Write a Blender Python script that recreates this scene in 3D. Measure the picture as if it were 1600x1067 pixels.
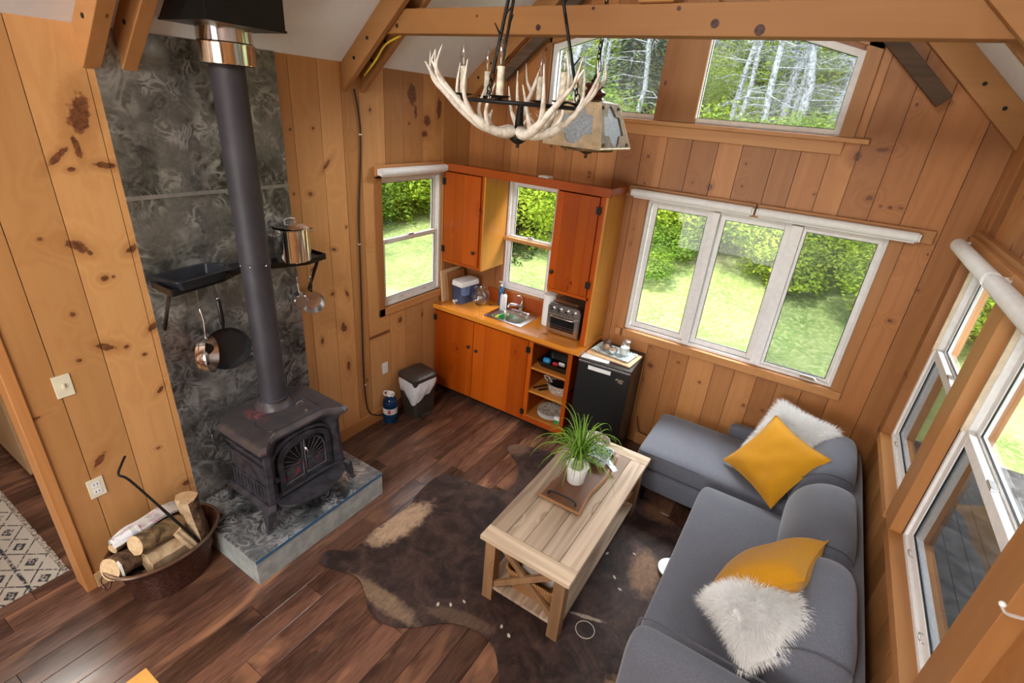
import bpy, bmesh, math, random
from mathutils import Vector, Matrix, Euler, noise
R = math.radians
PI = math.pi
random.seed(11)
for o in list(bpy.data.objects): bpy.data.objects.remove(o)
scn = bpy.context.scene
COL = scn.collection
# ------------------------------------------------------------------ camera
W, D, H = 3.54, 3.774, 2.765        # room width, depth of far wall, knee wall height
SL = 0.885                          # roof slope
cam = bpy.data.cameras.new('camera'); camo = bpy.data.objects.new('camera', cam); COL.objects.link(camo)
camo.location = (2.8311, 0, 2.6)
camo.rotation_euler = (Matrix.Rotation(0.53236, 3, 'Z') @ Matrix.Rotation(1.13265, 3, 'X') @ Matrix.Rotation(0.08762, 3, 'Z')).to_euler()
cam.sensor_width = 36; cam.lens = 0.78223*1000/1600*36; cam.clip_start = 0.02; cam.clip_end = 300
scn.camera = camo
scn.view_settings.view_transform = 'Standard'; scn.view_settings.look = 'None'
scn.view_settings.gamma = 1; scn.view_settings.use_curve_mapping = False
scn.view_settings.exposure = 0.95
# ------------------------------------------------------------------ world, sun, daylight lamps outside the windows, added fill lamps
world = bpy.data.worlds.new('world'); scn.world = world; world.use_nodes = True
wn = world.node_tree; bg = wn.nodes['Background']
bg.inputs[0].default_value = (0.80, 0.90, 1.0, 1); bg.inputs[1].default_value = 1.5
sl = bpy.data.lights.new('sun', 'SUN'); sl.energy = 3.6; sl.angle = R(6); sl.color = (1, .95, .86)
so = bpy.data.objects.new('sun', sl); COL.objects.link(so)
so.rotation_euler = Vector((0.10, 0.75, -0.95)).to_track_quat('-Z', 'Y').to_euler()
def area(name, loc, to, sx, sy, e, col=(1, 1, 1)):
    l = bpy.data.lights.new(name, 'AREA'); l.shape = 'RECTANGLE'; l.size = sx; l.size_y = sy; l.energy = e; l.color = col
    o = bpy.data.objects.new(name, l); COL.objects.link(o); o.location = loc
    o.rotation_euler = (Vector(to)-Vector(loc)).to_track_quat('-Z', 'Y').to_euler()
    return o
area('sky_far_windows', (2.4, 6.0, 4.6), (2.3, 3.2, 1.2), 3.0, 1.6, 260, (.93, .97, 1))
area('sky_kitchen_window', (0.6, 5.6, 4.2), (.8, 3.4, 1.3), 1.4, 1.2, 60, (.95, 1, .95))
area('sky_left_window', (-2.2, 3.2, 3.9), (.6, 2.8, 1.2), 1.4, 1.2, 90, (.95, 1, .95))
area('sky_right_windows', (5.9, 2.6, 4.2), (3.0, 2.4, 1.2), 2.4, 1.6, 220, (.93, .97, 1))
area('loft_fill_light', (1.77, -1.1, 4.02), (1.75, 1.6, 1.0), 1.6, .7, 95, (1, .96, .9))  # added fill lamp high in the loft, out of view
area('rear_fill_light', (1.5, -2.3, 1.2), (1.4, 2.5, 0.8), 2.2, 1.7, 45, (1, .97, .92))  # added fill lamp at the unseen rear of the room
area('side_room_fill', (-1.4, 0.3, 2.3), (-1.4, 0.3, 0), .5, .5, 9, (1, .94, .85))  # added lamp that brightens the side room floor

# ------------------------------------------------------------------ node helpers
class NT:
    def __init__(s, name):
        s.m = bpy.data.materials.new(name); s.m.use_nodes = True; s.t = s.m.node_tree
        s.b = s.t.nodes['Principled BSDF']; s.out = s.t.nodes['Material Output']
    def n(s, ty, **kw):
        x = s.t.nodes.new(ty)
        for k, v in kw.items(): setattr(x, k, v)
        return x
    def set(s, sock, v):
        if isinstance(v, bpy.types.NodeSocket): s.t.links.new(v, sock)
        elif isinstance(v, (tuple, list)) and sock.type == 'RGBA' and len(v) == 3: sock.default_value = (*v, 1)
        else: sock.default_value = v
    def math(s, op, a, b=0.0, c=None, clamp=False):
        x = s.n('ShaderNodeMath', operation=op, use_clamp=clamp); s.set(x.inputs[0], a); s.set(x.inputs[1], b)
        if c is not None: s.set(x.inputs[2], c)
        return x.outputs[0]
    def mr(s, v, a, b, c=0.0, d=1.0):
        x = s.n('ShaderNodeMapRange', clamp=True, interpolation_type='SMOOTHSTEP'); s.set(x.inputs[0], v)
        for i, q in enumerate((a, b, c, d)): s.set(x.inputs[i+1], q)
        return x.outputs[0]
    def mix(s, f, a, b, mode='MIX'):
        x = s.n('ShaderNodeMix', data_type='RGBA', blend_type=mode); s.set(x.inputs[0], f); s.set(x.inputs[6], a); s.set(x.inputs[7], b)
        return x.outputs[2]
    def noise(s, vec, scale, detail=3, rough=.5, dist=0):
        x = s.n('ShaderNodeTexNoise'); s.set(x.inputs['Vector'], vec); s.set(x.inputs['Scale'], scale)
        x.inputs['Detail'].default_value = detail; x.inputs['Roughness'].default_value = rough; x.inputs['Distortion'].default_value = dist
        return x.outputs['Fac']
    def vor(s, vec, scale, feature='F1'):
        x = s.n('ShaderNodeTexVoronoi', feature=feature); s.set(x.inputs['Vector'], vec); s.set(x.inputs['Scale'], scale)
        return x
    def obj(s): return s.n('ShaderNodeTexCoord').outputs['Object']
    def sep(s, v):
        x = s.n('ShaderNodeSeparateXYZ'); s.set(x.inputs[0], v); return x.outputs
    def comb(s, a, b, c):
        x = s.n('ShaderNodeCombineXYZ')
        for i, v in enumerate((a, b, c)): s.set(x.inputs[i], v)
        return x.outputs[0]
    def bump(s, h, strength=.2, dist=.005):
        x = s.n('ShaderNodeBump'); s.set(x.inputs['Height'], h); x.inputs['Strength'].default_value = strength; x.inputs['Distance'].default_value = dist
        s.t.links.new(x.outputs[0], s.b.inputs['Normal'])
    def fin(s, col=None, rough=None, metal=None, **kw):
        if col is not None: s.set(s.b.inputs['Base Color'], col)
        if rough is not None: s.set(s.b.inputs['Roughness'], rough)
        if metal is not None: s.set(s.b.inputs['Metallic'], metal)
        for k, v in kw.items(): s.set(s.b.inputs[k], v)
        return s.m

def plain(name, col, rough=.5, metal=0, var=.06, scale=30, bump=0.0, **kw):
    t = NT(name); nz = t.noise(t.obj(), scale, 4)
    f = t.mr(nz, .3, .7, 1-var*2, 1+var)
    c = t.mix(1, col, t.comb(f, f, f), 'MULTIPLY')
    if bump: t.bump(nz, bump, .003)
    return t.fin(c, rough, metal, **kw)

def wood(name, light, dark, axis=2, rough=.45, knots=1.0, ring=38, streak=.35, knotcol=(.10, .03, .012), var=.22, kscale=3.9, special=(), spax=(1, 2), specular=.4, spr=1.0):
    """timber with grain along `axis`; boards vary through the face attribute bid"""
    t = NT(name); c = t.sep(t.obj())
    at = t.n('ShaderNodeAttribute', attribute_name='bid').outputs['Fac']
    oi = t.n('ShaderNodeObjectInfo').outputs['Random']
    off = t.math('ADD', t.math('MULTIPLY', at, 31.3), t.math('MULTIPLY', oi, 11.3))
    A, B = [c[i] for i in range(3) if i != axis]; L = c[axis]
    A2 = t.math('ADD', A, off); L2 = t.math('ADD', L, t.math('MULTIPLY', off, 1.7))
    g = t.comb(A2, B, t.math('MULTIPLY', L2, .07))
    # individually placed knots and resin flecks: (across, height, half width, half height, turn)
    sd = None
    if special:
        uz = t.comb(c[spax[0]], c[spax[1]], 0)
        for (u_, z_, ru, rz, ang) in special:
            mp = t.n('ShaderNodeMapping', vector_type='TEXTURE'); t.set(mp.inputs[0], uz)
            mp.inputs['Location'].default_value = (u_, z_, 0); mp.inputs['Rotation'].default_value = (0, 0, ang); mp.inputs['Scale'].default_value = (ru, rz, 1)
            ln = t.n('ShaderNodeVectorMath', operation='LENGTH'); t.set(ln.inputs[0], mp.outputs[0])
            sd = ln.outputs['Value'] if sd is None else t.math('MINIMUM', sd, ln.outputs['Value'])
        sd = t.math('ADD', sd, t.math('MULTIPLY', t.math('SUBTRACT', t.noise(t.obj(), 28, 4, .65), .5), 1.5))
    kv = t.vor(t.comb(A2, t.math('MULTIPLY', L2, .66), 0), kscale); kv.voronoi_dimensions = '2D'
    kd = kv.outputs['Distance']; kr = t.sep(kv.outputs['Color'])[0]
    rad = t.mr(kr, .15, 1.0, 0.0, .066*knots)
    km = t.mr(t.math('SUBTRACT', kd, rad), -.006, .010, 1, 0)
    km = t.math('MULTIPLY', km, t.mr(rad, .002, .01))
    infl = t.mr(kd, 0, .26, 1, 0)
    infl = t.math('MULTIPLY', infl, t.mr(rad, .0, .03))
    n1 = t.noise(g, 6, 3, .5)
    n2 = t.noise(t.comb(A2, B, t.math('MULTIPLY', L2, .02)), 90, 2)
    ph = t.math('ADD', t.math('MULTIPLY', n1, ring), t.math('MULTIPLY', infl, 13))
    if sd is not None: ph = t.math('ADD', ph, t.mr(sd, .8, 5, 9, 0))
    rg = t.math('SINE', ph); rg = t.math('MULTIPLY', t.math('ADD', rg, 1), .5)
    f = t.math('ADD', t.math('MULTIPLY', rg, .55), t.math('MULTIPLY', n2, .45))
    big = t.noise(g, 1.6, 2)
    f = t.math('ADD', t.math('MULTIPLY', f, streak), t.mr(big, .25, .75, 0, 1-streak))
    col = t.mix(f, light, dark)
    col = t.mix(t.math('MULTIPLY', infl, .35), col, dark)
    bv = t.math('FRACT', t.math('ADD', t.math('MULTIPLY', at, 7.31), oi))
    m = t.mr(bv, 0, 1, 1-var, 1+var*.6)
    col = t.mix(1, col, t.comb(m, t.math('POWER', m, 1.15), t.math('POWER', m, 1.35)), 'MULTIPLY')
    msk = km
    if sd is not None:
        msk = t.math('MAXIMUM', msk, t.mr(sd, .62, .95, 1, 0))
        col = t.mix(t.mr(sd, .9, 2.5, .55, 0), col, tuple(.85*k for k in dark))
    kc = t.mix(t.mr(t.noise(t.obj(), 45, 4, .7), .35, .65), tuple(k*.55 for k in knotcol), tuple(k*1.9 for k in knotcol))
    col = t.mix(t.math('MULTIPLY', msk, .9), col, kc)
    t.bump(t.math('ADD', f, msk), .10, .002)
    return t.fin(col, rough, 0, **{'Specular IOR Level': specular})

M = {}
LSP = [(.87, 2.25, .065, .016, .75), (.95, 2.29, .016, .06, .1), (1.04, 2.21, .055, .018, -.15), (.91, 2.20, .02, .012, 0), (.73, 1.92, .013, .012, 0), (.85, 1.87, .055, .028, -.7), (.89, 1.83, .014, .014, 0), (1.06, 1.82, .035, .02, .5),
       (.92, 1.70, .02, .016, .2), (.955, 1.70, .009, .009, 0), (.76, 1.56, .014, .014, 0), (1.07, 1.40, .04, .018, .7), (.85, 1.36, .05, .022, -.5), (.93, 1.33, .015, .013, 0), (1.0, 1.26, .013, .012, 0), (.73, 1.33, .013, .011, 0),
       (.685, .76, .055, .022, .9), (1.04, .36, .024, .02, 0), (.51, 1.11, .026, .008, .1), (1.03, 1.03, .03, .013, .8), (.95, .68, .014, .01, 0), (.99, 2.42, .045, .10, -.3), (2.11, 1.99, .02, .015, 0), (1.99, 2.0, .010, .012, 0), (2.25, 2.16, .055, .014, .8),
       (2.01, 2.37, .012, .012, 0), (2.17, 2.38, .010, .010, 0), (3.05, 2.62, .055, .085, .2), (3.09, 2.50, .02, .06, 0), (3.36, 2.54, .035, .10, -.1), (3.22, 2.44, .045, .05, .4), (3.19, 2.35, .04, .03, 0), (3.02, 2.42, .014, .014, 0),
       (2.22, 1.28, .02, .016, 0), (2.35, 1.25, .014, .04, .3), (2.30, .99, .03, .05, .4), (2.32, .66, .02, .05, .1), (2.38, 1.74, .012, .012, 0), (2.08, 1.5, .03, .012, .5), (2.26, 1.60, .025, .012, -.3), (2.89, .87, .028, .03, 0), (3.17, .84, .015, .03, 0), (2.64, 2.50, .012, .016, 0), (2.5, .45, .014, .014, 0), (2.1, .95, .016, .03, 0)]
M['pine_left'] = wood('pine_left', (.61, .325, .125), (.43, .19, .06), special=[k for k in LSP if k[0] < 1.5], knots=.5)
M['pine_left_far'] = wood('pine_left_far', (.61, .325, .125), (.43, .19, .06), special=[k for k in LSP if k[0] > 1.5][:23], knots=.55)
FSP = [(2.87, 2.49, .028, .035, 0), (2.98, 2.54, .035, .013, .1), (2.08, 2.20, .02, .026, 0), (3.0, 2.27, .022, .016, .4), (2.71, 2.25, .010, .010, 0), (2.27, 2.38, .010, .009, 0), (3.12, 2.235, .012, .009, 0), (3.17, 2.24, .016, .011, 0), (3.07, 2.235, .008, .008, 0), (2.93, 3.03, .06, .022, -.3),
       (.81, 2.34, .018, .02, 0), (.94, 2.33, .014, .014, 0), (1.61, 2.35, .010, .012, 0), (1.17, 2.18, .012, .012, 0), (3.34, 1.57, .016, .014, 0), (3.23, 1.90, .024, .022, 0), (3.22, 1.55, .02, .022, 0), (2.16, .86, .013, .012, 0), (1.95, .76, .028, .024, 0), (2.70, .68, .015, .014, 0), (2.83, .69, .018, .013, 0), (1.74, 2.77, .017, .02, 0), (3.41, 1.79, .011, .011, 0), (2.99, 1.16, .014, .012, 0), (1.61, 1.71, .018, .02, 0), (2.35, .75, .012, .012, 0)]
RSP = [(3.36, 2.30, .018, .04, 0), (3.02, 2.20, .02, .035, 0), (3.59, 2.24, .013, .03, 0), (2.84, 2.21, .014, .03, 0), (3.2, 2.42, .014, .03, 0)]
M['pine_far'] = wood('pine_far', (.52, .235, .08), (.33, .12, .033), special=FSP, spax=(0, 2), knots=.45)  # pine made redder and darker to paint the far wall as backlit
M['pine_right'] = wood('pine_right', (.50, .235, .08), (.33, .125, .036), special=RSP, knots=.7)  # same shaded tone put into the right wall's colour
M['trim_x'] = wood('trim_x', (.55, .27, .095), (.37, .15, .045), axis=0, knots=.5)
M['trim_y'] = wood('trim_y', (.55, .27, .095), (.37, .15, .045), axis=1, knots=.5)
M['trim_z'] = wood('trim_z', (.50, .235, .08), (.33, .125, .036), axis=2, knots=.6)
M['beam'] = wood('beam', (.55, .275, .095), (.38, .165, .05), axis=0, ring=30, knots=1.3, kscale=2.2, rough=.6, knotcol=(.07, .02, .01))
M['rafter'] = wood('rafter', (.52, .26, .095), (.36, .155, .05), axis=0, ring=30, knots=.9, kscale=2.4, rough=.6)
M['old_board'] = wood('old_board', (.16, .10, .065), (.06, .035, .022), axis=0, rough=.8, streak=.7)
M['cabinet'] = wood('cabinet', (.53, .112, .006), (.32, .038, .002), rough=.22, knots=.55, ring=22, knotcol=(.12, .02, .004), specular=.5)
M['cabinet_x'] = wood('cabinet_x', (.48, .10, .008), (.30, .04, .003), axis=0, rough=.25, knots=.5, ring=22, specular=.5)
M['cab_side'] = wood('cab_side', (.62, .28, .05), (.46, .16, .022), rough=.3, knots=.5)
M['counter'] = wood('counter', (.70, .28, .035), (.50, .14, .012), axis=0, rough=.14, knots=1.0, specular=.6)
M['shelf_in'] = wood('shelf_in', (.62, .26, .05), (.45, .14, .02), axis=0, rough=.4)
M['table'] = wood('table', (.60, .46, .33), (.15, .09, .055), axis=1, rough=.55, streak=.6, knots=1.3, ring=44, var=.18, knotcol=(.07, .035, .02))
M['table_x'] = wood('table_x', (.64, .49, .34), (.26, .17, .10), axis=0, rough=.55, streak=.6, knots=.8)
M['table_leg'] = wood('table_leg', (.34, .19, .09), (.17, .085, .035), axis=2, rough=.6, streak=.6)
M['dining'] = wood('dining', (.70, .37, .10), (.58, .27, .06), axis=1, rough=.3)
M['tray'] = wood('tray', (.17, .075, .035), (.075, .030, .015), axis=1, rough=.4, streak=.6, ring=30)
M['tray_edge'] = wood('tray_edge', (.42, .22, .09), (.24, .11, .04), axis=1, rough=.5)
M['bare_board'] = wood('bare_board', (.68, .47, .27), (.50, .30, .14), axis=1, knots=.3)
M['bamboo'] = wood('bamboo', (.62, .42, .22), (.50, .31, .14), axis=0, knots=0, ring=60, rough=.4)

def floor_mat():
    t = NT('walnut_floor'); c = t.sep(t.obj())
    at = t.n('ShaderNodeAttribute', attribute_name='bid').outputs['Fac']
    y = t.math('ADD', c[1], t.math('MULTIPLY', at, 53.1)); x = t.math('ADD', c[0], t.math('MULTIPLY', at, 17.7))
    g = t.comb(x, t.math('MULTIPLY', y, .13), 0)
    n1 = t.noise(g, 9, 4, .55, .6); n2 = t.noise(g, 70, 3); n3 = t.noise(t.comb(x, t.math('MULTIPLY', y, .35), 0), 4.5, 3, .6, 1.0)
    f = t.math('ADD', t.math('MULTIPLY', n1, .6), t.math('MULTIPLY', n2, .4))
    col = t.mix(t.mr(f, .32, .68), (.050, .024, .016), (.135, .063, .040))
    col = t.mix(t.mr(n3, .52, .72, 0, .6), col, (.30, .145, .078))
    col = t.mix(t.mr(n3, .40, .25, 0, .7), col, (.030, .012, .008))
    v = t.mr(t.math('FRACT', t.math('MULTIPLY', at, 9.7)), 0, 1, .72, 1.45)
    col = t.mix(1, col, t.comb(v, v, v), 'MULTIPLY')
    t.bump(f, .12, .002)
    return t.fin(col, t.mr(n1, .2, .8, .17, .27), 0, **{'Specular IOR Level': .55})
M['floor'] = floor_mat()

def swirl(name, base, hi, rough=.3, scale=7.0, amt=.5):
    t = NT(name); o = t.obj(); tot = None
    for k, (sc, di) in enumerate(((scale, 2.4), (scale*1.7, 2.0))):
        mp = t.n('ShaderNodeVectorMath', operation='ADD'); t.set(mp.inputs[0], o); mp.inputs[1].default_value = (k*1.7, k*.93, k*2.3)
        nz = t.noise(mp.outputs[0], sc, 1.5, .5, di)
        rdg = t.mr(t.math('ABSOLUTE', t.math('SUBTRACT', nz, .5)), .0, .11, 1, 0)
        rdg = t.math('MULTIPLY', rdg, t.mr(t.noise(mp.outputs[0], sc*.7, 2), .45, .68))
        tot = rdg if tot is None else t.math('MAXIMUM', tot, rdg)
    cl = t.noise(o, 2.4, 4, .6, .5); fine = t.noise(o, 12, 5, .7, 2.5)
    col = t.mix(t.mr(cl, .38, .60), tuple(b*.25 for b in base), base)
    col = t.mix(t.mr(fine, .40, .75, 0, .5), col, tuple(min(1, b*1.9) for b in base))
    col = t.mix(t.math('MULTIPLY', tot, amt), col, hi)
    t.bump(t.math('ADD', t.math('MULTIPLY', tot, .5), fine), .18, .003)
    return t.fin(col, t.mr(fine, .3, .7, rough, rough+.22), .7)
M['metal_panel'] = swirl('metal_panel', (.21, .205, .195), (.66, .66, .64), .30, 5.5, .62)
M['metal_hearth'] = swirl('metal_hearth', (.24, .265, .28), (.95, .97, 1.0), .24, 6, .8)
M['ceiling'] = plain('ceiling_paint', (.84, .89, .97), .8, var=.01)
M['white_frame'] = plain('white_vinyl', (.78, .77, .76), .4, var=.03)
M['blind'] = plain('blind_fabric', (.80, .80, .80), .6, var=.02)
M['liner'] = plain('jamb_liner', (.62, .50, .36), .6)
M['iron'] = plain('cast_iron', (.052, .050, .062), .38, .35, var=.25, scale=18, bump=.05)
M['iron_top'] = None
M['pipe'] = plain('stove_pipe_paint', (.050, .046, .056), .55, .3, var=.12, scale=6)
M['chrome'] = plain('polished_steel', (.72, .70, .68), .12, 1, var=.04)
M['steel'] = plain('brushed_steel', (.60, .59, .58), .25, 1, var=.05)
M['black'] = plain('black_plastic', (.009, .009, .010), .28, var=.05)
M['black_metal'] = plain('black_metal', (.016, .015, .015), .36, .5)
M['dark_rub'] = plain('dark_brown_plastic', (.045, .036, .030), .4)
M['handle_blk'] = plain('black_iron', (.015, .014, .013), .5, .5)
M['pan_in'] = plain('nonstick', (.022, .022, .024), .42, .2)
M['bakeware'] = plain('bakeware', (.05, .055, .07), .3, .6)
M['copper'] = plain('copper_base', (.55, .22, .09), .3, 1, var=.15)
M['tub'] = plain('hammered_copper_tub', (.13, .055, .038), .38, .65, var=.25, scale=60, bump=.25)
M['tub_rim'] = plain('tub_rim', (.35, .24, .17), .35, .9)
M['hearth_side'] = plain('painted_grey_board', (.33, .35, .33), .6, var=.12, scale=14)
M['blue_tape'] = plain('blue_edge', (.03, .12, .25), .5)
M['sofa'] = None
M['white_cer'] = plain('white_ceramic', (.82, .81, .79), .25, var=.02)
M['white_plast'] = plain('white_plastic', (.80, .80, .80), .35, var=.02)
M['paper'] = plain('white_paper', (.82, .82, .80), .8, var=.02)
M['ivory'] = plain('ivory_plate', (.70, .66, .50), .4, var=.02)
M['soil'] = plain('soil', (.05, .03, .02), .9, var=.4, scale=80)
M['antler'] = None
M['candle'] = plain('candle_sleeve', (.72, .66, .52), .6, var=.15, scale=60)
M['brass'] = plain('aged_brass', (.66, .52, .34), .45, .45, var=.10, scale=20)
M['brass_dk_shaded'] = plain('dark_shaded_brass', (.17, .11, .045), .5, .45, var=.25, scale=20)  # darkened brass, also paints the shaded sides of the lantern
M['redwood_turned'] = plain('dark_red_turned_wood', (.085, .022, .012), .35, var=.2, scale=12)
M['cord'] = plain('black_cord', (.012, .012, .012), .5)
M['yellow_cord'] = plain('yellow_cord', (.65, .45, .03), .5)
M['green'] = plain('green_plastic', (.02, .30, .08), .5)
M['yellow_sp'] = plain('yellow_sponge', (.65, .62, .06), .8)
M['blue'] = plain('blue_plastic', (.03, .25, .5), .4)
M['red'] = plain('red_print', (.6, .03, .03), .5)
M['pinkish'] = plain('purple_box', (.35, .15, .5), .5)
M['wax'] = plain('white_wax', (.85, .83, .76), .4, var=.02)
M['rock1'] = plain('brown_stone_ball', (.10, .05, .035), .5, var=.3, scale=30)
M['rock2'] = plain('tan_stone_ball', (.42, .28, .17), .55, var=.25, scale=30)
M['wicker_white'] = plain('whitewashed_wicker', (.55, .48, .40), .7, var=.4, scale=90, bump=.5)
M['oven_top'] = plain('oven_top', (.09, .085, .08), .3, .8)
M['glassdark'] = plain('dark_oven_glass', (.012, .012, .012), .06)
M['cowskin'] = plain('hide_edge', (.45, .33, .22), .8)
M['label_white'] = plain('label_white', (.75, .76, .78), .5)
M['taupe'] = plain('suede_back', (.62, .52, .44), .8)

def fabric(name, col, var=.12, rough=.9, sc=420, sheen=.3):
    t = NT(name); o = t.obj(); a = t.noise(o, sc, 2); b = t.noise(o, 9, 3)
    c = t.mix(t.mr(a, .3, .7, 0, 1), tuple(k*(1-var*1.6) for k in col), tuple(k*(1+var) for k in col))
    c = t.mix(t.mr(b, .3, .7, 0, .14), c, tuple(k*.6 for k in col))
    t.bump(a, .25, .0015)
    return t.fin(c, rough, 0, **{'Sheen Weight': sheen, 'Specular IOR Level': .2})
M['sofa'] = fabric('grey_upholstery', (.125, .13, .158), .22)
M['sofa_dk'] = fabric('grey_piping', (.075, .075, .09), .2)
M['mustard'] = fabric('mustard_linen', (.54, .245, .008), .10, sheen=.15)
M['fur'] = fabric('white_fur', (.96, .95, .93), .03, sc=60)
M['bag'] = plain('white_bin_liner', (.75, .76, .80), .3, var=.05, **{'Transmission Weight': .15})

def glassmat(name, tint=(1, 1, 1), refl=1.0, haze=0.0, hazecol=(.8, .85, .85)):
    t = NT(name); t.t.nodes.remove(t.b)
    tr = t.n('ShaderNodeBsdfTransparent'); tr.inputs[0].default_value = (*tint, 1)
    gl = t.n('ShaderNodeBsdfGlossy'); gl.inputs['Roughness'].default_value = .02
    fr = t.n('ShaderNodeFresnel'); fr.inputs[0].default_value = 1.5
    mx = t.n('ShaderNodeMixShader'); bf = t.n('ShaderNodeNewGeometry').outputs['Backfacing']
    t.set(mx.inputs[0], t.math('MULTIPLY', t.math('MULTIPLY', fr.outputs[0], refl, clamp=True), t.math('SUBTRACT', 1.0, bf)))
    t.t.links.new(tr.outputs[0], mx.inputs[1]); t.t.links.new(gl.outputs[0], mx.inputs[2])
    last = mx.outputs[0]
    if haze:
        df = t.n('ShaderNodeBsdfDiffuse'); df.inputs[0].default_value = (*hazecol, 1)
        m2 = t.n('ShaderNodeMixShader'); t.set(m2.inputs[0], t.mr(t.noise(t.obj(), 3, 3), .3, .7, haze*.3, haze))
        t.t.links.new(last, m2.inputs[1]); t.t.links.new(df.outputs[0], m2.inputs[2]); last = m2.outputs[0]
    t.t.links.new(last, t.out.inputs[0]); return t.m
M['pane'] = glassmat('window_glass')
M['pane_dim'] = glassmat('dusty_glass', haze=.10)
M['screen'] = glassmat('insect_screen', (.72, .74, .74), .3, .12, (.5, .52, .52))
M['screen_dark'] = glassmat('dark_insect_screen', (.45, .46, .47), 1.0, .12, (.25, .26, .27))
M['clear'] = glassmat('clear_glass', (.95, .97, .97), 3.5)
M['bulb'] = glassmat('clear_bulb', (.95, .95, .95), 3.0)
M['blue_clear'] = glassmat('blue_tinted_plastic', (.45, .55, .80), 1.0, .35, (.18, .24, .45))
M['bottle_blue'] = glassmat('blue_bottle', (.06, .18, .45), 1.0, .5, (.02, .09, .26))
M['soapblue'] = glassmat('blue_soap', (.35, .65, .95), 1, .3, (.1, .4, .8))

def iron_top():
    t = NT('cast_iron_top'); o = t.obj(); n = t.noise(o, 14, 4, .6); c = t.sep(o)
    col = t.mix(t.mr(n, .35, .7), (.055, .05, .058), (.09, .075, .072))
    d = t.math('SQRT', t.math('ADD', t.math('POWER', t.math('MULTIPLY', t.math('SUBTRACT', c[0], -.055), .8), 2), t.math('POWER', t.math('MULTIPLY', t.math('SUBTRACT', c[1], -.12), 1.6), 2)))
    mk = t.math('MULTIPLY', t.mr(d, .025, .095, 1, 0), t.mr(t.noise(o, 40, 3, .7), .42, .58))
    col = t.mix(t.math('MULTIPLY', mk, .8), col, (.50, .10, .12))
    rs = t.math('MULTIPLY', t.mr(t.noise(o, 8, 4, .7), .55, .75), .35)
    col = t.mix(rs, col, (.16, .05, .03))
    t.bump(n, .08, .003); return t.fin(col, .4, .3)
M['iron_top'] = iron_top()
def iron_door():
    t = NT('cast_iron_door'); o = t.obj(); n = t.noise(o, 30, 4, .6); c = t.sep(o)
    col = t.mix(t.mr(n, .35, .7), (.045, .044, .052), (.09, .086, .10))
    mk = t.math('MULTIPLY', t.mr(t.noise(o, 26, 3, .7), .56, .66), t.math('MULTIPLY', t.mr(c[2], .23, .27), t.mr(c[2], .37, .33)))
    col = t.mix(t.math('MULTIPLY', mk, .6), col, (.42, .02, .03))
    t.bump(n, .1, .003); return t.fin(col, .48, .3)
M['iron_door'] = iron_door()
def antler_mat():
    t = NT('antler_bone'); o = t.obj(); n = t.noise(o, 26, 4, .6)
    col = t.mix(t.mr(n, .28, .58), (.50, .43, .35), (.85, .80, .72))
    t.bump(n, .2, .004); return t.fin(col, .45)
M['antler'] = antler_mat()
def hide_mat():
    t = NT('cowhide_fur'); o = t.obj(); c = t.sep(o); n = t.noise(o, 5, 5, .65, 1.2); fz = t.noise(t.comb(c[0], t.math('MULTIPLY', c[1], .35), c[2]), 60, 4, .7, .6)
    col = t.mix(t.mr(n, .35, .66), (.022, .012, .010), (.078, .042, .034))
    col = t.mix(t.mr(n, .62, .8, 0, .5), col, (.13, .065, .035))
    def blob(x, y, rx, ry, ang, colr, amt):
        nonlocal col
        du = t.math('SUBTRACT', c[0], x); dv = t.math('SUBTRACT', c[1], y); ca, sa = math.cos(ang), math.sin(ang)
        p = t.math('ADD', t.math('MULTIPLY', du, ca/rx), t.math('MULTIPLY', dv, sa/rx)); q = t.math('ADD', t.math('MULTIPLY', du, -sa/ry), t.math('MULTIPLY', dv, ca/ry))
        d = t.math('SQRT', t.math('ADD', t.math('MULTIPLY', p, p), t.math('MULTIPLY', q, q)))
        d = t.math('ADD', d, t.math('MULTIPLY', t.math('SUBTRACT', t.noise(o, 22, 4, .6), .5), .9))
        col = t.mix(t.mr(d, .6, 1.15, amt, 0), col, colr)
    blob(1.01, 1.84, .11, .27, -.12, (.50, .34, .22), .95)
    blob(1.33, 1.36, .28, .06, .0, (.24, .16, .10), .85)
    blob(1.75, 1.52, .22, .05, .3, (.17, .11, .07), .6)
    blob(1.18, 3.03, .12, .12, .0, (.20, .11, .07), .7)
    blob(2.42, 3.05, .14, .13, .0, (.17, .075, .035), .75)
    blob(2.50, 2.45, .10, .20, .2, (.32, .17, .09), .75)
    blob(2.62, 1.62, .08, .14, .0, (.30, .17, .09), .7)
    blob(2.33, 1.95, .10, .015, .3, (.55, .45, .36), .75)
    for x, y in ((1.60, 1.52), (1.66, 1.56), (1.71, 1.62), (1.80, 1.74), (2.25, 2.45), (2.36, 2.30), (2.42, 2.24), (2.40, 2.55), (1.97, 1.62), (2.03, 1.60)):
        blob(x, y, .014, .008, x*9, (.7, .62, .52), .9)
    col = t.mix(t.mr(fz, .35, .7, 0, .35), col, (.005, .003, .003))
    t.bump(t.math('ADD', fz, n), .35, .006)
    return t.fin(col, .55, 0, **{'Sheen Weight': .03, 'Specular IOR Level': .25})
M['hide'] = hide_mat()
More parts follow.
